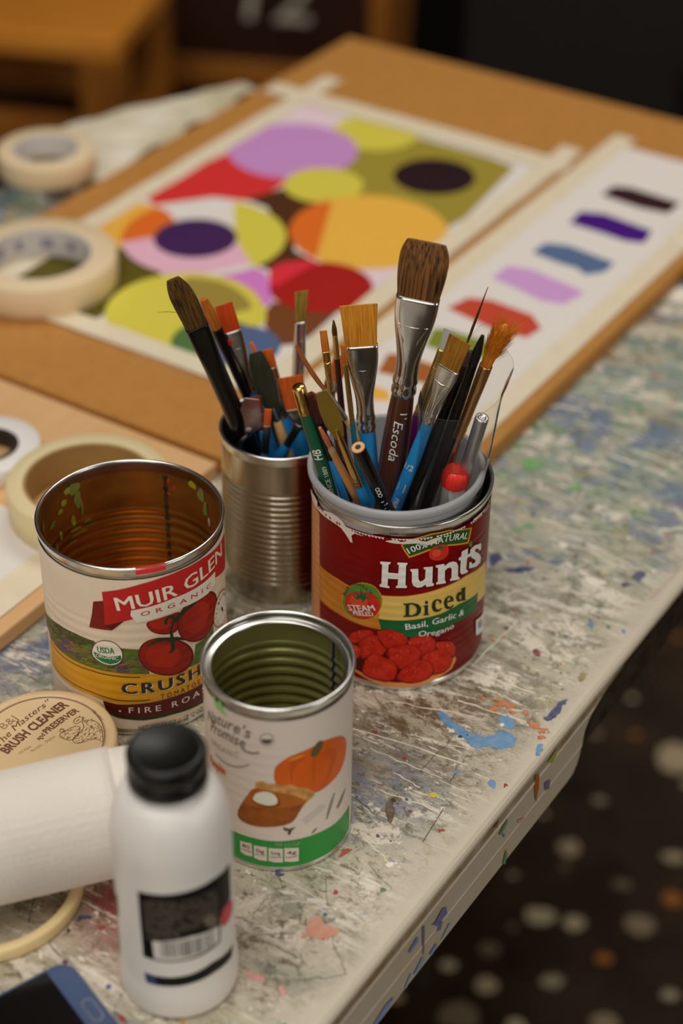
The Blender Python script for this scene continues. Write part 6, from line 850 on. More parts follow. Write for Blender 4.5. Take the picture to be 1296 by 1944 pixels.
def sect(wx, wy, z, k=24, e=2.0, ox=0, oy=0):
    o = []
    for j in range(k):
        a = 2*PI*j/k; c, s = math.cos(a), math.sin(a)
        o.append((ox+wx*math.copysign(abs(c)**(2/e), c), oy+wy*math.copysign(abs(s)**(2/e), s), z))
    return o
def hairs(b, m, base, tip, n, rnd, r=.00022):
    """single hairs that fray the outline: base(u,v)->point, tip(u,v)->point"""
    for _ in range(n):
        a = rnd.uniform(0, 2*PI); q = rnd.uniform(.55, 1)
        p0, p1 = Vector(base(a, q)), Vector(tip(a, q)); d = (p1-p0).normalized(); o = d.orthogonal().normalized()*r; w_ = d.cross(o)
        b.add([p0+o, p0-o*.5+w_*.86, p0-o*.5-w_*.86, p1], [(0, 1, 3), (1, 2, 3), (2, 0, 3)], m)
CUPS = dict(M='in the tin can', C='in the grey cup')
def tool(i, d):
    B, T = Vector(d['B'])/1000, Vector(d['T'])/1000
    ax = (T-B).normalized(); view = (Vector((0, 0, CAM_H))-(B+T)/2).normalized()
    x = ax.cross(view)*-1; x = view.cross(ax)*-1; x = ax.cross(view).normalized()
    # x must point right in the picture
    if x.x < 0: x = -x
    y = ax.cross(x)
    if y.dot(view) > 0: pass
    R3 = Matrix((x, y, ax)).transposed()
    if d['yaw']: R3 = R3 @ Matrix.Rotation(d['yaw'], 3, 'Z')
    cat = {'paint_brush': 'brush', 'palette_knife': 'palette knife', 'pencil': 'pencil', 'pen': 'pen', 'marker': 'marker'}[d['n']]
    t = thing(d['n'], d['lab'], cat, B); t.rotation_mode = 'QUATERNION'; t.rotation_quaternion = R3.to_quaternion()
    rnd = random.Random(100+i)
    Lt, bl, fl = d['L']/1000, d['bl']/1000, d['fl']/1000
    w0, w1, w2, w3 = [v/2000 for v in d['w']]
    k = d['k']; cb, cf, ch = d['col']
    zf0 = Lt-bl-fl; zf1 = Lt-bl
    SG = 1 if y.dot(view) > 0 else -1        # side of local y that faces the camera
    def text_on(txt, zc, length, r, cap, m, direction, off=0, bold=0, shear=0, rr=None):
        vs, fs, asp = text2d(txt, bold, shear); q = []; o = []
        for u, v in vs:
            a = (v-.5)*cap; l = (u-.5)*length
            q.append((a, zc-l) if direction == 'down' else ((-a, zc+l) if direction == 'up' else (l, zc+a)))
        st = .0006; lo = min(p[0] for p in q); hi = max(p[0] for p in q)
        q, fs = clip2d(q, fs, [lo+st*i for i in range(1, int((hi-lo)/st)+1)])
        for around, z in q:
            rad = rr(z) if rr else r
            an = (around+off)/rad; o.append(((rad+.00012)*math.sin(an), SG*(rad+.00012)*math.cos(an), z))
        if SG < 0: pass
        b = MB(); b.add(o, fs, m); return b.build('lettering', t)
    if k in ('flat', 'round', 'mop', 'hero'):
        # handle: tapered, fullest just under the ferrule
        hm = HAN[ch]
        def hr(z):
            u = z/zf0
            if u > .78: return w3+(w2*.96-w3)*((u-.78)/.22)**2
            return w3*(.38+.62*math.sin(u/.78*PI/2))
        b = MB(); n = 26
        b.loft([sect(hr(zf0*j/n), hr(zf0*j/n), zf0*j/n, 20) for j in range(n+1)], hm, True, True); b.build('handle', t)
        # ferrule
        flat = k in ('flat', 'hero', 'mop'); th = max(.0016, w1*.26) if k == 'flat' else (w1*.36 if k == 'hero' else (w1*.72 if k == 'mop' else w1))
        b = MB(); rings = []
        ring_z = [.06, .16] if cf in ('silver', 'silverdark', 'gold', 'copper') else []
        n = 30
        for j in range(n+1):
            u = j/n; z = zf0+fl*u; q = min(1, max(0, (u-.30)/.62)); q = q*q*(3-2*q)
            rx, ry = w2+(w1-w2)*q, w2+(th-w2)*q
            if cf == 'silverring':
                if u < .20: rx = ry = w2*(1.0+.13*abs(math.sin((u+.001)/.20*2*PI))-.03)
            for rz in ring_z:
                if abs(u-rz) < .03: rx *= .94; ry *= .94
            e = 2+2.2*q if flat else 2
            rings.append(sect(rx, ry, z, 32, e))
        rings.append(sect(w1*.97, th*.93, zf1+.0001, 32, 4 if flat else 2)); rings.append(sect(w1*.9, th*.85, zf1-.002, 32, 4 if flat else 2))
        b.loft(rings, FER[cf], True, True); b.build('ferrule', t)
        if k in ('flat', 'hero') and fl > .025:      # pressed crease where the round tube is flattened
            b = MB(); z0 = zf0+fl*.42; z1 = zf0+fl*.74; yy = SG*(th+.0006)
            for sx in (-1, 1):
                b.tube([(sx*w1*.12, SG*(w2*.80), z0), (sx*w1*.34, SG*(th+(w2-th)*.30), z0+(z1-z0)*.55), (sx*w1*.70, SG*(th*.96), z1)], [.0002, .0006, .0003], FER[cf], 6)
            b.tube([(-w1*.70, SG*th*.97, z1), (0, SG*(th+.0002), z1-.001), (w1*.70, SG*th*.97, z1)], [.0003, .0006, .0003], FER[cf], 6)
            b.build('ferrule_crease', t)
        # bristles
        bm_ = BRI[cb]; b = MB(); rings = []; n = 12
        tb = th*.9; wb = w1*.95
        for j in range(n+1):
            u = j/n; z = zf1-.001+(bl+.001)*u
            if k == 'flat': rx = wb+(w0-wb)*u**1.3; ry = tb*(1-.72*u**1.5)
            elif k == 'hero': rx = wb*(1+.20*math.sin(min(1, u/.62)*PI/2))-wb*.26*max(0, (u-.62)/.38)**2.4; ry = tb*(1+.15*math.sin(u*PI)-.68*u**2)
            elif k == 'mop': rx = wb*(1+.10*math.sin(u*PI))*(1-.42*max(0, (u-.6)/.4)**2); ry = tb*(1-.75*u**2.2)
            elif cb == 'fluffy': rx = ry = wb*(.85+.42*math.sin(u*PI*.62)); rx *= (1-.75*max(0, (u-.8)/.2)**2); ry = rx
            else: rx = ry = wb*(1+.10*math.sin(u*PI))*(1-u**1.8)+w0*u
            ox = 0
            if k == 'mop': ox = -wb*.25*u**2
            if cb == 'fluffy': ox = wb*.55*u**2
            rings.append(sect(max(rx, .0002), max(ry, .0002), z, 28, 3.6 if flat else 2, ox))
        b.loft(rings, bm_, True, False, True)
        if cb != 'clear':
            def at(u, a, q, grow=1.02):
                f = u*n; j = min(n-1, int(f)); g = f-j; kk = int(a/(2*PI)*28) % 28
                p, p2 = Vector(rings[j][kk]), Vector(rings[j+1][kk]); v = p.lerp(p2, g); cx = sum(r[0] for r in rings[j])/28
                return Vector((cx+(v.x-cx)*q*grow, v.y*q*grow, v.z))
            cnt = 220 if k == 'hero' else (520 if cb == 'fluffy' else (110 if k == 'mop' else (90 if flat else 40)))
            ex = dict(hero=.0006, mop=.0022).get(k, .0007 if flat else .0006)
            for _ in range(cnt):
                a = rnd.uniform(0, 2*PI); u0 = rnd.uniform(0, .55); p0 = at(u0, a, 1, 1.0); q = rnd.uniform(.5, 1.0)
                p1 = at(.999, a, q, 1.0); p1.z += rnd.uniform(-.6, 1)*ex
                if cb == 'fluffy': p0 = at(rnd.uniform(.25, .9), a, 1, 1.0); out = Vector((math.cos(a), math.sin(a), 0)); p1 = p0+(Vector((.25, 0, 1))+out*rnd.uniform(.05, .55)).normalized()*rnd.uniform(.006, .013)
                d_ = (p1-p0); o = d_.orthogonal().normalized()*.00016; w_ = d_.normalized().cross(o)
                b.add([p0+o, p0-o*.5+w_*.86, p0-o*.5-w_*.86, p1], [(0, 1, 3), (1, 2, 3), (2, 0, 3)], bm_)
        if k == 'mop':
            for q in ((-.010, -.006), (-.011, -.004)):
                p0 = Vector((-wb*.9, 0, zf1+.012)); b.tube([p0, p0+Vector((q[0]*.6, 0, .004)), p0+Vector((q[0], 0, .0075+q[1]*.3))], .00008, bm_, 3)
        o = b.build('bristles', t)
        # lettering and details
        if k == 'hero':
            text_on('Escoda', zf0-.027, .026, hr(zf0-.027), .0055, inkw, 'down', .0010, shear=.2, rr=hr)
            text_on("1'", zf0-.0105, .0035, hr(zf0-.01), .0042, inkw, 'down', .003, rr=hr)
        if cb == 'khakiamber':
            zc = zf0-.030; text_on('1/2', zc, .0055, hr(zc), .0040, inkw, 'across', 0, rr=hr)
            b = MB(); vs = []
            zc2 = zf0-.045; r = hr(zc2)
            g = [(-.0022, -.003), (.0022, -.003), (.0022, .003), (-.0022, .003)]
            b.add([(.0001+(r+.0001)*math.sin(a/r), SG*(r+.0001)*math.cos(a/r), zc2+z) for a, z in g], [(0, 1, 2, 3)], inkw); b.build('printed_mark', t)
            text_on('PRINCETON', zf0-.064, .022, hr(zf0-.064), .0030, inkw, 'down', .0005, rr=hr)
        if cb == 'redorange':
            b = MB(); b.loft([sect(.0013, .0012, zf1-.0075+z, 8, 2, -w1*.62, SG*(th*.95)) for z in (0, .003)], mat('red_paint_dab', S(214, 36, 28), .35), True, True, True); b.build('paint_dab', t)
    elif k in ('leaf', 'trowel'):
        b = MB(); kn = KNIFE[cb]; n = 16; rows = []
        for j in range(n+1):
            u = j/n; z = Lt-bl*u      # from tip down to the shoulder
            if k == 'leaf': wd = w0*math.sin(PI*min(1, (u*.80+.12)))**.55
            else: wd = w0*(.55+.45*u/.78 if u < .78 else 1-(u-.78)/.22*.78)
            yb = .0012*math.sin(u*PI)
            rows.append([(-wd, yb, z), (wd, yb, z), (wd*.96, yb+.0008, z), (-wd*.96, yb+.0008, z)])
        b.loft(rows, kn, False, True, True); b.build('blade', t)
        zs = Lt-bl
        b = MB()
        if k == 'trowel': b.tube([(0, 0, zs+.003), (.0005, 0, zs-.0005), (-.002, 0, zs-.004), (-.004, 0, zs-.008), (-.0042, 0, zf0)], [.0018, .0017, .0016, .0016, .0017], FER['steel'], 10)
        elif cf == 'gold': b.tube([(0, .0006, zs+.006), (0, 0, zs-.004), (0, 0, zf0+.010), (0, 0, zf0)], [.0012, w2*.85, w2*1.0, w2*1.06], FER['gold'], 14)
        else: b.tube([(0, .0006, zs+.003), (0, 0, zs-.003), (0, 0, zf0)], [.0012, .0015, .0018], FER['steel'], 10)
        b.build('neck', t)
        ox = -.0042 if k == 'trowel' else 0
        b = MB(); b.loft([sect(r*w3, r*w3, z, 18, 2, ox*(z/zf0)) for r, z in ((.5, 0), (.8, zf0*.2), (1, zf0*.6), (.9, zf0*.9), (.75, zf0-.001), (.6, zf0))], HAN[ch], True, True, True); b.build('handle', t)
        if cb == 'olivegold':
            for q in (.0015, .004):
                b = MB(); b.lathe([(w2*1.02, zf0+q), (w2*1.15, zf0+q+.0008), (w2*1.02, zf0+q+.0016)], FER['gold'], 16); b.build('crimp_ring', t)
    elif k in ('pencil', 'greenpencil', 'blackpencil'):
        seg = 6 if k != 'greenpencil' else 24
        top = Lt-fl
        b = MB(); b.loft([sect(w3, w3, z, seg if seg > 6 else 12, 2) for z in (0, top)], HAN[ch], seg > 6, True, True); b.build('barrel', t)
        if k == 'greenpencil':
            b = MB(); b.loft([sect(w3*r, w3*r, z, 24) for r, z in ((1.03, top-.0002), (1.04, top+.004), (.99, top+.0045), (.98, top+.008), (.94, Lt-.001), (.82, Lt), (.3, Lt+.0003))], FER['gold'], True, False, True); b.build('end_cap', t)
            text_on('HB', top-.027, .0075, w3, .0048, inkw, 'up', -.0010, bold=.02, shear=.15); text_on('SINCE 1889', top-.0455, .0195, w3, .0027, inkw, 'up', .0006)
            text_on('NG', top-.062, .0045, w3, .0027, inkw, 'up', .0006)
        elif k == 'blackpencil':
            b = MB(); b.loft([sect(w3*r, w3*r, z, 12) for r, z in ((.99, Lt), (.97, Lt+.0006))], FER['wood'], False, False, True); b.build('wood_end', t)
            b = MB(); b.loft([sect(w3*.42, w3*.42, z, 12) for z in (Lt+.0005, Lt+.0008)], FER['lead'], False, False, True); b.build('lead', t)
            for q in range(3):
                b = MB(); zc = Lt-.033-q*.0028; pts = [(.0010*math.cos(a*PI/5)+.0002, zc+.0013*math.sin(a*PI/5)) for a in range(11)]
                vs, fs = stroke2d(pts, .0005); b.add([((w3+.0001)*math.sin(u/w3-.15), SG*(w3+.0001)*math.cos(u/w3-.15), v) for u, v in vs], fs, inkw); b.build('lettering', t)
            for q, (u0, l0) in enumerate(((-.0008, .0016), (.0004, .0022), (-.0010, .0012), (.0002, .0020), (-.0006, .0018), (.0004, .0012))):     # worn remains of the print
                b = MB(); zc = Lt-.0445-q*.0030
                b.add([((w3+.0001)*math.sin((u+dz*.5)/w3), SG*(w3+.0001)*math.cos((u+dz*.5)/w3), zc+dz) for u, dz in ((u0-l0/2, -.0004), (u0+l0/2, -.0004), (u0+l0/2, .0004), (u0-l0/2, .0004))], [(0, 1, 2, 3)], inkw); b.build('printed_mark', t)
        else:
            b = MB(); b.loft([sect(w3*r, w3*r, z, 12) for r, z in ((1.04, top), (1.04, Lt-.001), (.8, Lt))], FER['orange'], True, False, True); b.build('eraser', t)
    elif k == 'tube':
        b = MB(); b.loft([sect(w3*r, w3*r, z, 24) for r, z in ((.9, 0), (1, .004), (1, Lt-.001), (.94, Lt), (.55, Lt), (.5, Lt-.0006), (.22, Lt-.0006), (.18, Lt))], HAN['silver'], True, True, True); b.build('barrel', t)
    elif k == 'marker':
        b = MB(); b.loft([sect(w3*r, w3*r, z, 24) for r, z in ((.9, 0), (1, .003), (1, zf1))], HAN['white'], True, True, True); b.build('barrel', t)
        b = MB(); prof = ((1.10, zf1), (1.12, zf1+.004), (1.08, Lt-.004), (.98, Lt-.0012), (.80, Lt), (.35, Lt+.0004)); ring = []
        for r, z in prof:
            ring.append([(w3*r*(1+.035*math.cos(12*2*PI*j/48))*math.cos(2*PI*j/48), w3*r*(1+.035*math.cos(12*2*PI*j/48))*math.sin(2*PI*j/48), z) for j in range(48)])
        b.loft(ring, FER['red'], True, True, True); b.build('cap', t)
    return t
for i, d in enumerate(BRUSH): tool(i, d)

def sleeve():
    """clear plastic wrapper round a few tools in the cup"""
    m = bpy.data.materials.new('clear_film'); m.use_nodes = True; nt = m.node_tree; N = nt.nodes
    for n in list(N):
        if n.type == 'BSDF_PRINCIPLED': N.remove(n)
    tr = N.new('ShaderNodeBsdfTransparent'); tr.inputs[0].default_value = (.975, .97, .96, 1)
    gl = N.new('ShaderNodeBsdfGlossy'); gl.inputs['Roughness'].default_value = .12; gl.inputs[0].default_value = (1, 1, 1, 1)
    df = N.new('ShaderNodeBsdfTranslucent'); df.inputs[0].default_value = (.8, .79, .77, 1)
    lw = N.new('ShaderNodeLayerWeight'); lw.inputs[0].default_value = .10
    nz = N.new('ShaderNodeTexNoise'); nz.inputs['Scale'].default_value = 45; tc = N.new('ShaderNodeTexCoord'); nt.links.new(tc.outputs['Object'], nz.inputs['Vector'])
    bp = N.new('ShaderNodeBump'); bp.inputs['Strength'].default_value = .35; bp.inputs['Distance'].default_value = .002; nt.links.new(nz.outputs['Fac'], bp.inputs['Height'])
    for q in (gl, lw): nt.links.new(bp.outputs[0], q.inputs['Normal'])
    a = N.new('ShaderNodeMixShader'); a.inputs[0].default_value = .06; nt.links.new(tr.outputs[0], a.inputs[1]); nt.links.new(df.outputs[0], a.inputs[2])
    b_ = N.new('ShaderNodeMixShader'); nt.links.new(lw.outputs['Fresnel'], b_.inputs[0]); nt.links.new(a.outputs[0], b_.inputs[1]); nt.links.new(gl.outputs[0], b_.inputs[2])
    nt.links.new(b_.outputs[0], N['Material Output'].inputs['Surface'])
    t = thing('plastic_sleeve', 'clear plastic sleeve wrapped round the brushes at the right of the grey cup', 'sleeve', (.049, .858, .012))
    b = MB(); n, k = 18, 40; vs = []
    for i in range(n+1):
        for j in range(k):
            a = 2*PI*j/k; ca, sa = math.cos(a), math.sin(a)
            # height of the cut mouth: low in front on the left, a tall lobe on the right, a spike in the middle
            top = .156+.024*max(0, ca)**1.5+.018*max(0, sa)+.020*max(0, math.cos(a-1.15))**10
            u = i/n; z = top*u
            rx = .0150+.0085*u; ry = .012+.005*u
            wv = 1+.05*math.sin(3*a+4*u)+.04*math.sin(5*a-6*u)
            fl = 1+.16*max(0, (u-.86)/.14)**2*max(0, ca)
            vs.append((rx*ca*wv*fl+.0165*u, ry*sa*wv-.004*u, z))
    b.add(vs, [(i*k+j, i*k+(j+1) % k, (i+1)*k+(j+1) % k, (i+1)*k+j) for i in range(n) for j in range(k)], m, True)
    b.build('film', t)
    e = MB(); rim = [Vector(vs[n*k+j]) for j in range(k)]+[Vector(vs[n*k])]
    e.tube(rim, .00022, m, 5); e.build('film_edge', t)
sleeve()
# ---------------------------------------------------------------- bottle
def bottle():
    cx, cy = -.0761, .5981; R = .028
    t = thing('plastic_bottle', 'frosted white plastic bottle with black cap and black back label, nearest the camera', 'bottle', (cx, cy, 0))
    m = mat('frosted_plastic', S(198, 193, 188, 1.58), .34, 0, .45); m.node_tree.nodes['Principled BSDF'].inputs['Subsurface Weight'].default_value = .3
    m.node_tree.nodes['Principled BSDF'].inputs['Subsurface Radius'].default_value = (.01, .01, .01)
    prof = [(.0005, .002), (.022, .0012), (.0258, 0), (.0278, .0014), (.0288, .0045), (.0288, .016), (.0281, .0195), (R-.0001, .023), (R-.0001, .098)]
    prof += [(R-.0095*(1-math.cos(a)), .098+.030*math.sin(a)) for a in [PI/2*i/14 for i in range(1, 15)]]
    prof += [(.0172, .1292), (.0160, .131), (.0160, .146)]
    b = MB(); b.lathe(prof, m, 96); b.build('bottle_body', t)
    cm = mat('cap_black', S(14, 12, 10, 1.2), .36, 0, .35)
    b = MB(); b.lathe([(.0155, .1325), (.0172, .1322), (.0182, .1332), (.0184, .1375), (.0178, .1395), (.0172, .1402), (.0172, .1412), (.0181, .1420), (.0182, .1485), (.0174, .1500), (.0150, .1506), (.0145, .1503), (.0003, .1501)], cm, 80); b.build('cap', t)
    d = Decal(R)
    blk = mat('label_black', S(13, 11, 9, 1.3), .45, 0, .2); gw = mat('label_grey', S(98, 90, 76, 1.4), .5); wh = mat('label_white', S(200, 194, 188, 1.4), .45); rd = mat('label_red', S(184, 50, 62, 1.4), .4)
    Pb = lambda k: LBL['bottle.'+k]
    d.poly(Pb('label'), blk); d.poly(smooth_poly(Pb('red'), 1), rd)
    rnd = random.Random(2); tx = Pb('text'); u0, u1 = tx[0][0], tx[3][0]; vt, vb = tx[0][1]-1, tx[8][1]
    n = 15
    for i in range(n):
        v = vt+(vb-vt)*i/(n-1); u = u0
        while u < u1-1:
            w_ = rnd.uniform(.8, 2.6); 
            if rnd.random() < .86 and not (i > 10 and u > u0+(u1-u0)*.42): d.poly([(u, v), (min(u+w_, u1), v), (min(u+w_, u1), v+.75), (u, v+.75)], gw, False)
            u += w_+.4
    d.poly(Pb('bar'), wh); br = Pb('bar'); bu0 = min(p[0] for p in br)+4; bu1 = max(p[0] for p in br)-4; bv0 = min(p[1] for p in br)+2.5; bv1 = max(p[1] for p in br)-2.2
    d.lay += 1; u = bu0
    while u < bu1:
        w_ = rnd.choice([.25, .4, .6]); d.poly([(u, bv0), (u+w_, bv0), (u+w_, bv1), (u, bv1)], blk, False); u += w_+rnd.choice([.3, .5, .8])
    d.poly(smooth_poly(Pb('dot'), 1), gw); d.poly(Pb('band'), blk); d.poly(Pb('blue'), mat('label_blue', S(40, 58, 104, 1.4), .4))
    for i, (uu, vv) in enumerate(((-24, 54), (-27, 22))): d.poly([(uu*1.45, vv), (uu*1.45+3, vv), (uu*1.45+3, vv+14), (uu*1.45, vv+14)], blk, False)
    d.mb.build('label_print', t)
bottle()

# ---------------------------------------------------------------- paper towel roll
def towel():
    ang = math.radians(19); r = .0325; zc = .0405
    E = Vector((TOWX, TOWY, zc)); L_ = .235
    t = thing('paper_towel_roll', 'white quilted paper towel roll lying on its side behind the bottle', 'paper towel', (E.x, E.y, 0), ang)
    m = mat('quilted_paper', S(201, 193, 183, 1.45), .85, 0, .1); nt = m.node_tree; N = nt.nodes
    tc = N.new('ShaderNodeTexCoord'); v = N.new('ShaderNodeTexVoronoi'); v.inputs['Scale'].default_value = 300; v.inputs['Randomness'].default_value = .35
    nt.links.new(tc.outputs['Object'], v.inputs['Vector']); bp = N.new('ShaderNodeBump'); bp.inputs['Strength'].default_value = .4; bp.inputs['Distance'].default_value = .0008
    nt.links.new(v.outputs['Distance'], bp.inputs['Height']); nt.links.new(bp.outputs[0], N['Principled BSDF'].inputs['Normal'])
    b = MB(); k = 72; rings = []
    n = 30
    for i in range(n+1):
        x = -L_+L_*i/n; ring = []
        for j in range(k):
            a = 2*PI*j/k; rr = r*(1+.012*math.sin(2*a+x*20)+.008*math.sin(3*a-x*31)); ring.append((x+.0025*math.sin(a*2+1)*(i/n)**6, rr*math.cos(a), zc+rr*math.sin(a)))
        rings.append(ring)
    rings.append([(x+.0005, .0+(y)*.55, zc+(z-zc)*.55) for x, y, z in rings[-1]]); rings.append([(x-.10, y, z) for x, y, z in rings[-1]])
    b.loft(rings, m, True, True); b.build('paper_roll', t)
    b = MB(); card = mat('card_core', S(160, 132, 100), .7)
    b.loft([[(x, rr*math.cos(2*PI*j/40), zc+rr*math.sin(2*PI*j/40)) for j in range(40)] for x, rr in ((-.09, .0172), (.0008, .0172), (.0008, .0162), (-.09, .0162))], card, True); b.build('core', t)
    # loose last sheet sticking out past the end
    b = MB(); vs = []; k2 = 14
    for i in range(6):
        for j in range(k2):
            a = PI*(.20+.62*j/(k2-1)); rr = r*(.97+.05*(i/5)**.5*max(0, math.sin(PI*j/(k2-1)))**.3)+.0015*math.sin(j*.7)*(i/5); x = -.05+.062*i/5+.004*math.sin(j*.5)*(i/5)
            vs.append((x, rr*math.cos(a), zc+rr*math.sin(a)-.004*(i/5)**2))
    b.add(vs, [(i*k2+j, (i+1)*k2+j, (i+1)*k2+j+1, i*k2+j+1) for i in range(5) for j in range(k2-1)], m, True); b.build('loose_sheet', t)
TOWX, TOWY = -.1115, .6685
towel()

# ---------------------------------------------------------------- soap tin with printed lid
def tin():
    cx, cy = -.1605, .7385; H = .0245
    t = thing('soap_tub', 'round cream tub of brush cleaner with brown printed lid, behind the paper towel', 'tub', (cx, cy, 0))
    cm = mat('cream_plastic', S(212, 184, 140, 1.42), .35, 0, .4)
    b = MB(); b.lathe([(.0005, 0), (.036, 0), (.0375, .001), (.0375, .0135)], cm, 90); b.build('tub_body', t)
    b = MB(); b.lathe([(.0385, .0115), (.0402, .0118), (.0404, .0135), (.0404, .0215), (.0398, .0237), (.0385, .0245), (.0352, .0245), (.0349, .0241), (.0005, .0241)], cm, 90); b.build('lid', t)
    ink = mat('brown_ink', S(116, 72, 52, 1.3), .5); inkl = mat('brown_ink_light', S(164, 126, 92, 1.3), .5)
    MP = MB(); zt = .02425
    def flat(vf, m): MP.add([(x/1000, y/1000, zt) for x, y in vf[0]], vf[1], m)
    for rr, w_ in ((33.9, .22), (33.2, .5)):
        c_ = circle2d(0, 0, rr, 90); c_.append(c_[0]); flat(stroke2d(c_, w_), ink)
    h = lambda k: math.dist(*LID['h_'+k]) if len(LID['h_'+k]) == 2 else 3
    def tx(txt, k, cap, m=ink, **kw): flat(text_path(txt, LID['t_'+k], cap, **kw), m)
    tx('The Masters"', 'mast', 4.6, shear=.35); tx('BRUSH CLEANER', 'brush', 6.2, bold=.035); tx('and PRESERVER', 'pres', 4.0, bold=.03) if False else None
    tx('PRESERVER', 'pres', 4.2, bold=.03); tx('and', 'and', 3.0, bold=.02)
    tx('Oil Paint', 'oil', 2.0, inkl); tx('Acrylic . Stains', 'acr', 2.0, inkl); tx('FB-1001', 'num', 2.0, inkl); tx('B&J', 'bj', 5.5, inkl)
    MP.build('lid_lettering', t)
    MP = MB(); zt = .0243
    rnd = random.Random(8)
    for k in ('man1', 'man2', 'man3', 'easel'):
        p = smooth_poly([tuple(q) for q in LID[k]], 1); c_ = list(p); c_.append(c_[0]); flat(stroke2d(c_, .35), ink)
        x0, x1 = min(q[0] for q in p), max(q[0] for q in p); y0, y1 = min(q[1] for q in p), max(q[1] for q in p)
        for _ in range(int((x1-x0)*(y1-y0)*.5)):
            x, y = rnd.uniform(x0, x1), rnd.uniform(y0, y1); ins = False; j = len(p)-1
            for i in range(len(p)):
                if (p[i][1] > y) != (p[j][1] > y) and x < (p[j][0]-p[i][0])*(y-p[i][1])/(p[j][1]-p[i][1])+p[i][0]: ins = not ins
                j = i
            if ins: a = rnd.uniform(.2, 1.4); l = rnd.uniform(.6, 1.8); flat(stroke2d([(x, y), (x+l*math.cos(a), y+l*math.sin(a))], .22), ink)
    MP.build('lid_engraving', t)
tin()

# ---------------------------------------------------------------- tape rolls and ring
ROLL3X, ROLL3Y = -.2568, 1.4602
def tape_roll(label, x, y, z, ro, ri, h, tape, core_m, core_w, group=None, printed=False):
    t = thing('tape_roll', label, 'tape', (x, y, z), 0, group)
    b = MB(); b.lathe([(ri+core_w, .0004), (ro-.0006, 0), (ro, .0007), (ro, h-.0007), (ro-.0006, h), (ri+core_w, h-.0003)], tape, 90); b.build('tape', t)
    b = MB(); b.lathe([(ri, .0003), (ri, h-.0004), (ri+core_w, h-.0004), (ri+core_w, .0003), (ri, .0003)], core_m, 90, smooth=False); b.build('core', t)
    if printed:
        ink = mat('core_ink', S(104, 98, 132), .5); b = MB()
        for a0, wd in ((1.45, .24), (2.05, .16), (2.5, .2), (.95, .2)):
            for q in range(5):
                a = a0+q*wd/5; b.add([((ri-.0001)*math.cos(a+e), (ri-.0001)*math.sin(a+e), zz*h) for e, zz in ((0, .32), (wd/7, .32), (wd/7, .66), (0, .66))], [(3, 2, 1, 0)], ink)
        b.build('core_print', t)
    return t
tp1 = mat('tape_cream', S(206, 184, 148, 1.35), .55, 0, .3, (200, .1)); tp2 = mat('tape_pale', S(204, 188, 146, 1.35), .5, 0, .3, (200, .1))
wc = mat('core_white', S(186, 180, 176), .6); kraft = mat('core_kraft', S(150, 122, 72), .6, noise=(40, .4, S(130, 100, 56)))
tape_roll('cream masking tape roll with white printed core, on the corner of the painting', -.2354, 1.2648, BT+.0014, .060, .040, .024, tp1, wc, .0016, 'masking tape rolls', True)
tape_roll('big pale masking tape roll with kraft core, right behind the crushed tomato can', -.1616, .966, .0122, .0525, .040, .025, tp2, kraft, .002, 'masking tape rolls')
tape_roll('blurred masking tape roll at the far left beside the crumpled sheet', ROLL3X, ROLL3Y, .0165, .042, .0275, .02, tp1, wc, .0015, 'masking tape rolls')
tape_roll('white tape roll with black core ring at the left edge on the pale board', -.2370, 1.0228, .0122, .0353, .0175, .0125, mat('tape_white', S(206, 202, 198), .5), mat('core_black', S(34, 30, 28), .5), .0036)
def ring():
    t = thing('wooden_hoop', 'thin pale cream ring lying flat on the table partly under the paper towel roll', 'ring', (-.179, .651, .0003))
    b = MB(); b.lathe([(.0445, .0003), (.0442, .001), (.0442, .007), (.0447, .0078), (.0493, .0078), (.0498, .007), (.0498, .001), (.0495, .0003), (.0445, .0003)], mat('hoop_cream', S(216, 190, 140, 1.4), .45, 0, .35), 100); b.build('hoop', t)
ring()

# ---------------------------------------------------------------- phone
def phone():
    a = math.atan2(.5612-.600, -.1018+.1303); c = Vector((-.1303, .6010, 0))
    ux = Vector((math.cos(a), math.sin(a), 0)); uy = Vector((ux.y, -ux.x, 0))      # ux along the short end, uy along the long side
    if uy.x > 0: uy = -uy
    W_, L_, H = .070, .142, .0078
    ctr = c+ux*W_/2+uy*L_/2
    t = thing('phone', 'dark blue smartphone with black screen in the bottom left corner', 'phone', (ctr.x, ctr.y, .0004)); 
    ax = -uy; ay = Vector((-ax.y, ax.x, 0)); t.rotation_euler = (0, 0, math.atan2(ax.y, ax.x))    # local +x: towards the home button end
    blue = mat('phone_blue', S(50, 70, 106, 1.2), .25, 0, .5, coat=.4); body = mat('phone_body', S(70, 90, 124, 1.2), .3, .7)
    def rrect(w, l, r, n=7):
        o = []
        for sx, sy, a0 in ((1, 1, 0), (-1, 1, PI/2), (-1, -1, PI), (1, -1, 1.5*PI)):
            for i in range(n): q = a0+PI/2*i/(n-1); o.append((sx*(l/2-r)+r*math.cos(q), sy*(w/2-r)+r*math.sin(q)))
        return o
    b = MB(); b.loft([[(x*k, y*k, z) for x, y in rrect(W_, L_, .009)] for k, z in ((.97, 0), (1, .0015), (1, .0058), (.985, .0074))], body, True, True, True); b.build('case_body', t)
    b = MB(); b.prism(rrect(W_*.965, L_*.985, .008), .0074, .0079, blue); b.build('front_glass', t)
    b = MB(); b.box(-L_/2+.012, L_/2-.0135, -W_/2+.0022, W_/2-.0022, .0079, .0080, mat('screen_black', S(10, 8, 7), .12, 0, .5)); b.build('screen', t)
    hb_ = [(L_/2-.0067+x*1, y) for x, y in rrect(.0155, .0062, .003)]
    b = MB(); b.prism(hb_, .0079, .0083, mat('button_rim', S(120, 126, 140), .2, .8)); b.prism([(L_/2-.0067+(x-(L_/2-.0067))*.78, y*.86) for x, y in hb_], .0083, .0084, blue); b.build('home_button', t)
phone()

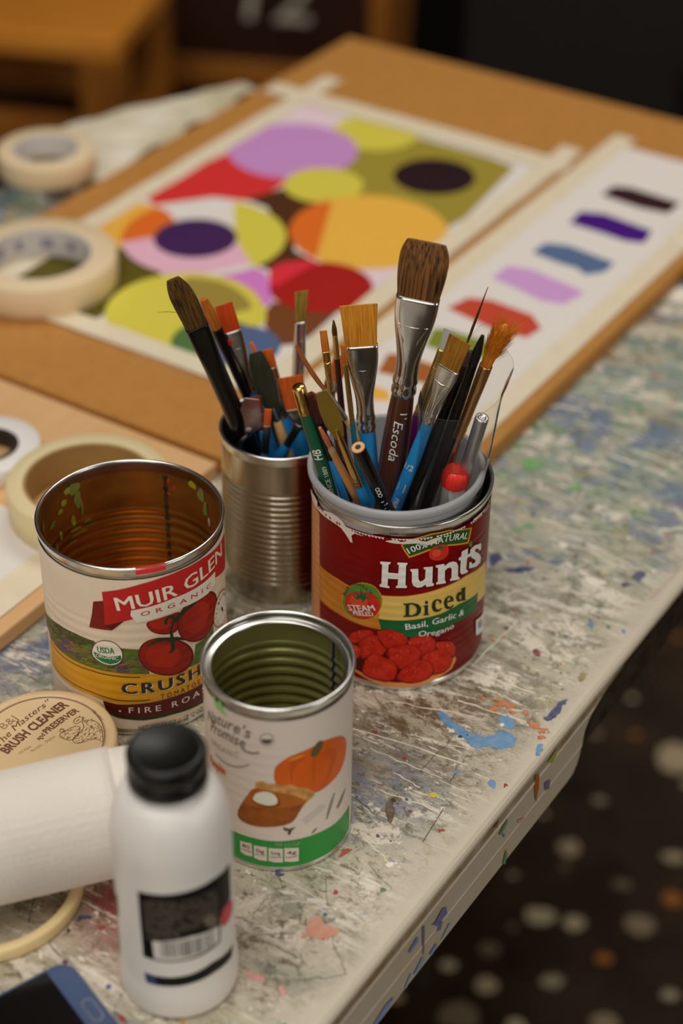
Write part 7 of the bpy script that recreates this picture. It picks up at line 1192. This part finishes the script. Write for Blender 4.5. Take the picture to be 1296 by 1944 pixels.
# ---------------------------------------------------------------- crumpled sheet and scraps at the far left
def crumpled():
    cx, cy = -.185, 1.548
    t = thing('crumpled_sheet', 'crumpled white paper sheet at the far left table edge beside the brown board', 'paper', (cx, cy, 0), TH)
    b = MB(); n, k = 26, 16; rnd = random.Random(6); vs = []
    ph = [(rnd.uniform(60, 160), rnd.uniform(60, 160), rnd.uniform(0, 6)) for _ in range(6)]
    for i in range(n):
        for j in range(k):
            x = -.125+.270*i/(n-1)+.004*math.sin(j*1.3); y = -.028+.092*j/(k-1)-.13*max(0,i/(n-1)-.45)*(j/(k-1))+.004*math.sin(i*.9)
            z = .010+sum(.0007*math.sin(a*x+q)*math.cos(c*y-q) for a, c, q in ph)
            vs.append((x, y, max(.0008, z)))
    b.add(vs, [(i*k+j, (i+1)*k+j, (i+1)*k+j+1, i*k+j+1) for i in range(n-1) for j in range(k-1)], mat('sheet_paper', S(206, 198, 182), .75, noise=(14, .8, S(160, 150, 112))), True); b.build('sheet', t)
crumpled()

# ---------------------------------------------------------------- stools and cabinet behind the table
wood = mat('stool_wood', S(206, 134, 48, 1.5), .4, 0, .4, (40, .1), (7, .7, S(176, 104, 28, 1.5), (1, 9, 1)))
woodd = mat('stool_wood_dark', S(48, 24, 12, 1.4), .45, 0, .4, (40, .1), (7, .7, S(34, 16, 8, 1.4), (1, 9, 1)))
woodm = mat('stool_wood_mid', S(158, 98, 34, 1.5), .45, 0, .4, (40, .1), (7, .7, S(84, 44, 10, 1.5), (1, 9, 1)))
def beam(b, p, q, w_, h, m):
    p, q = Vector(p), Vector(q); d = (q-p); l = d.length; x = d.normalized(); up = Vector((0, 0, 1))
    y = up.cross(x); y = y.normalized() if y.length > 1e-3 else Vector((0, 1, 0)); z = x.cross(y)
    M = Matrix((x, y, z)).transposed().to_4x4(); M.translation = (p+q)/2
    b.box(-l/2, l/2, -w_/2, w_/2, -h/2, h/2, m, M, .003)
def stool(label, loc, rz, sx, sy, hz, m, seat_m, apron, number=None):
    t = thing('wooden_stool', label, 'stool', (loc[0], loc[1], FZ), rz)
    b = MB(); b.box(-sx/2, sx/2, -sy/2, sy/2, hz-.035, hz, seat_m, None, .006); b.build('seat', t)
    for x in (-1, 1):
        for y in (-1, 1):
            b = MB(); beam(b, (x*(sx/2-.03), y*(sy/2-.03), 0), (x*(sx/2-.03), y*(sy/2-.03), hz-.035), .058, .058, m); b.build('leg', t)
    for y in (-1, 1):
        b = MB(); beam(b, (-sx/2+.05, y*(sy/2-.03), .315), (sx/2-.05, y*(sy/2-.03), .315), .030, .05, m); b.build('stretcher', t)
    for x in (-1, 1):
        b = MB(); beam(b, (x*(sx/2-.03), -sy/2+.05, .28), (x*(sx/2-.03), sy/2-.05, .28), .028, .045, m); b.build('stretcher', t)
    if apron:
        b = MB(); b.box(-sx/2+.01, sx/2-.01, -sy/2+.004, -sy/2+.022, hz-.035-apron, hz-.034, seat_m); b.build('apron', t)
    return t
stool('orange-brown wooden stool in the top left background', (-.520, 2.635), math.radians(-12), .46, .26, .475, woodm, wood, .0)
def numbered_bench():
    t = thing('wooden_bench', 'dark wooden bench with white 12 painted on its front panel, top centre background', 'bench', (-.194, 2.90, FZ), math.radians(-9))
    for x in (-1, 1):
        for y in (0, 1):
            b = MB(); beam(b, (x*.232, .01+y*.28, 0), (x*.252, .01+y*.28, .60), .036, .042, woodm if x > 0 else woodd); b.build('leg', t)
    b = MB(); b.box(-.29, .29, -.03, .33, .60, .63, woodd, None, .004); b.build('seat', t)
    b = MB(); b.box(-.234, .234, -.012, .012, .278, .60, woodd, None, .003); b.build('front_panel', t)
    b = MB(); beam(b, (-.234, .0, .252), (.234, .0, .252), .03, .046, woodm); b.build('stretcher', t)
    b = MB(); beam(b, (-.234, .29, .20), (.234, .29, .20), .03, .046, woodm); b.build('stretcher', t)
    for x in (-1, 1):
        b = MB(); beam(b, (x*.252, .03, .17), (x*.252, .27, .17), .03, .046, woodm); b.build('stretcher', t)
    vs, fs = text_path('12', [(.030, .347), (.140, .347)], .098, shear=.15); b = MB()
    b.add([(x, -.0132, z) for x, z in vs], fs, mat('painted_white', S(176, 166, 150), .6)); b.build('painted_number', t)
numbered_bench()
def cabinet():
    t = thing('storage_cabinet', 'charcoal cabinet with double doors behind the table at the top right', 'cabinet', (.70, 3.10, FZ))
    m = mat('cabinet_charcoal', S(33, 30, 27, 1.25), .55, .0, .35, (50, .1), (5, .4, S(40, 36, 33, 1.25)))
    b = MB(); b.box(-.50, .78, 0, .20, .05, 1.5, m, None, .004); b.build('carcass', t)
    for x0, x1 in ((-.495, .140), (.145, .775)):
        b = MB(); b.box(x0, x1, -.02, -.001, .06, 1.49, m, None, .003); d = b.build('door', t)
        hx = x1-.03 if x0 < 0 else x0+.03
    h = MB(); h.box(-.108, -.096, -.04, -.02, .10, .20, mat('handle_iron', S(12, 11, 10), .4, .5), None, .003); h.build('handle', t)
cabinet()
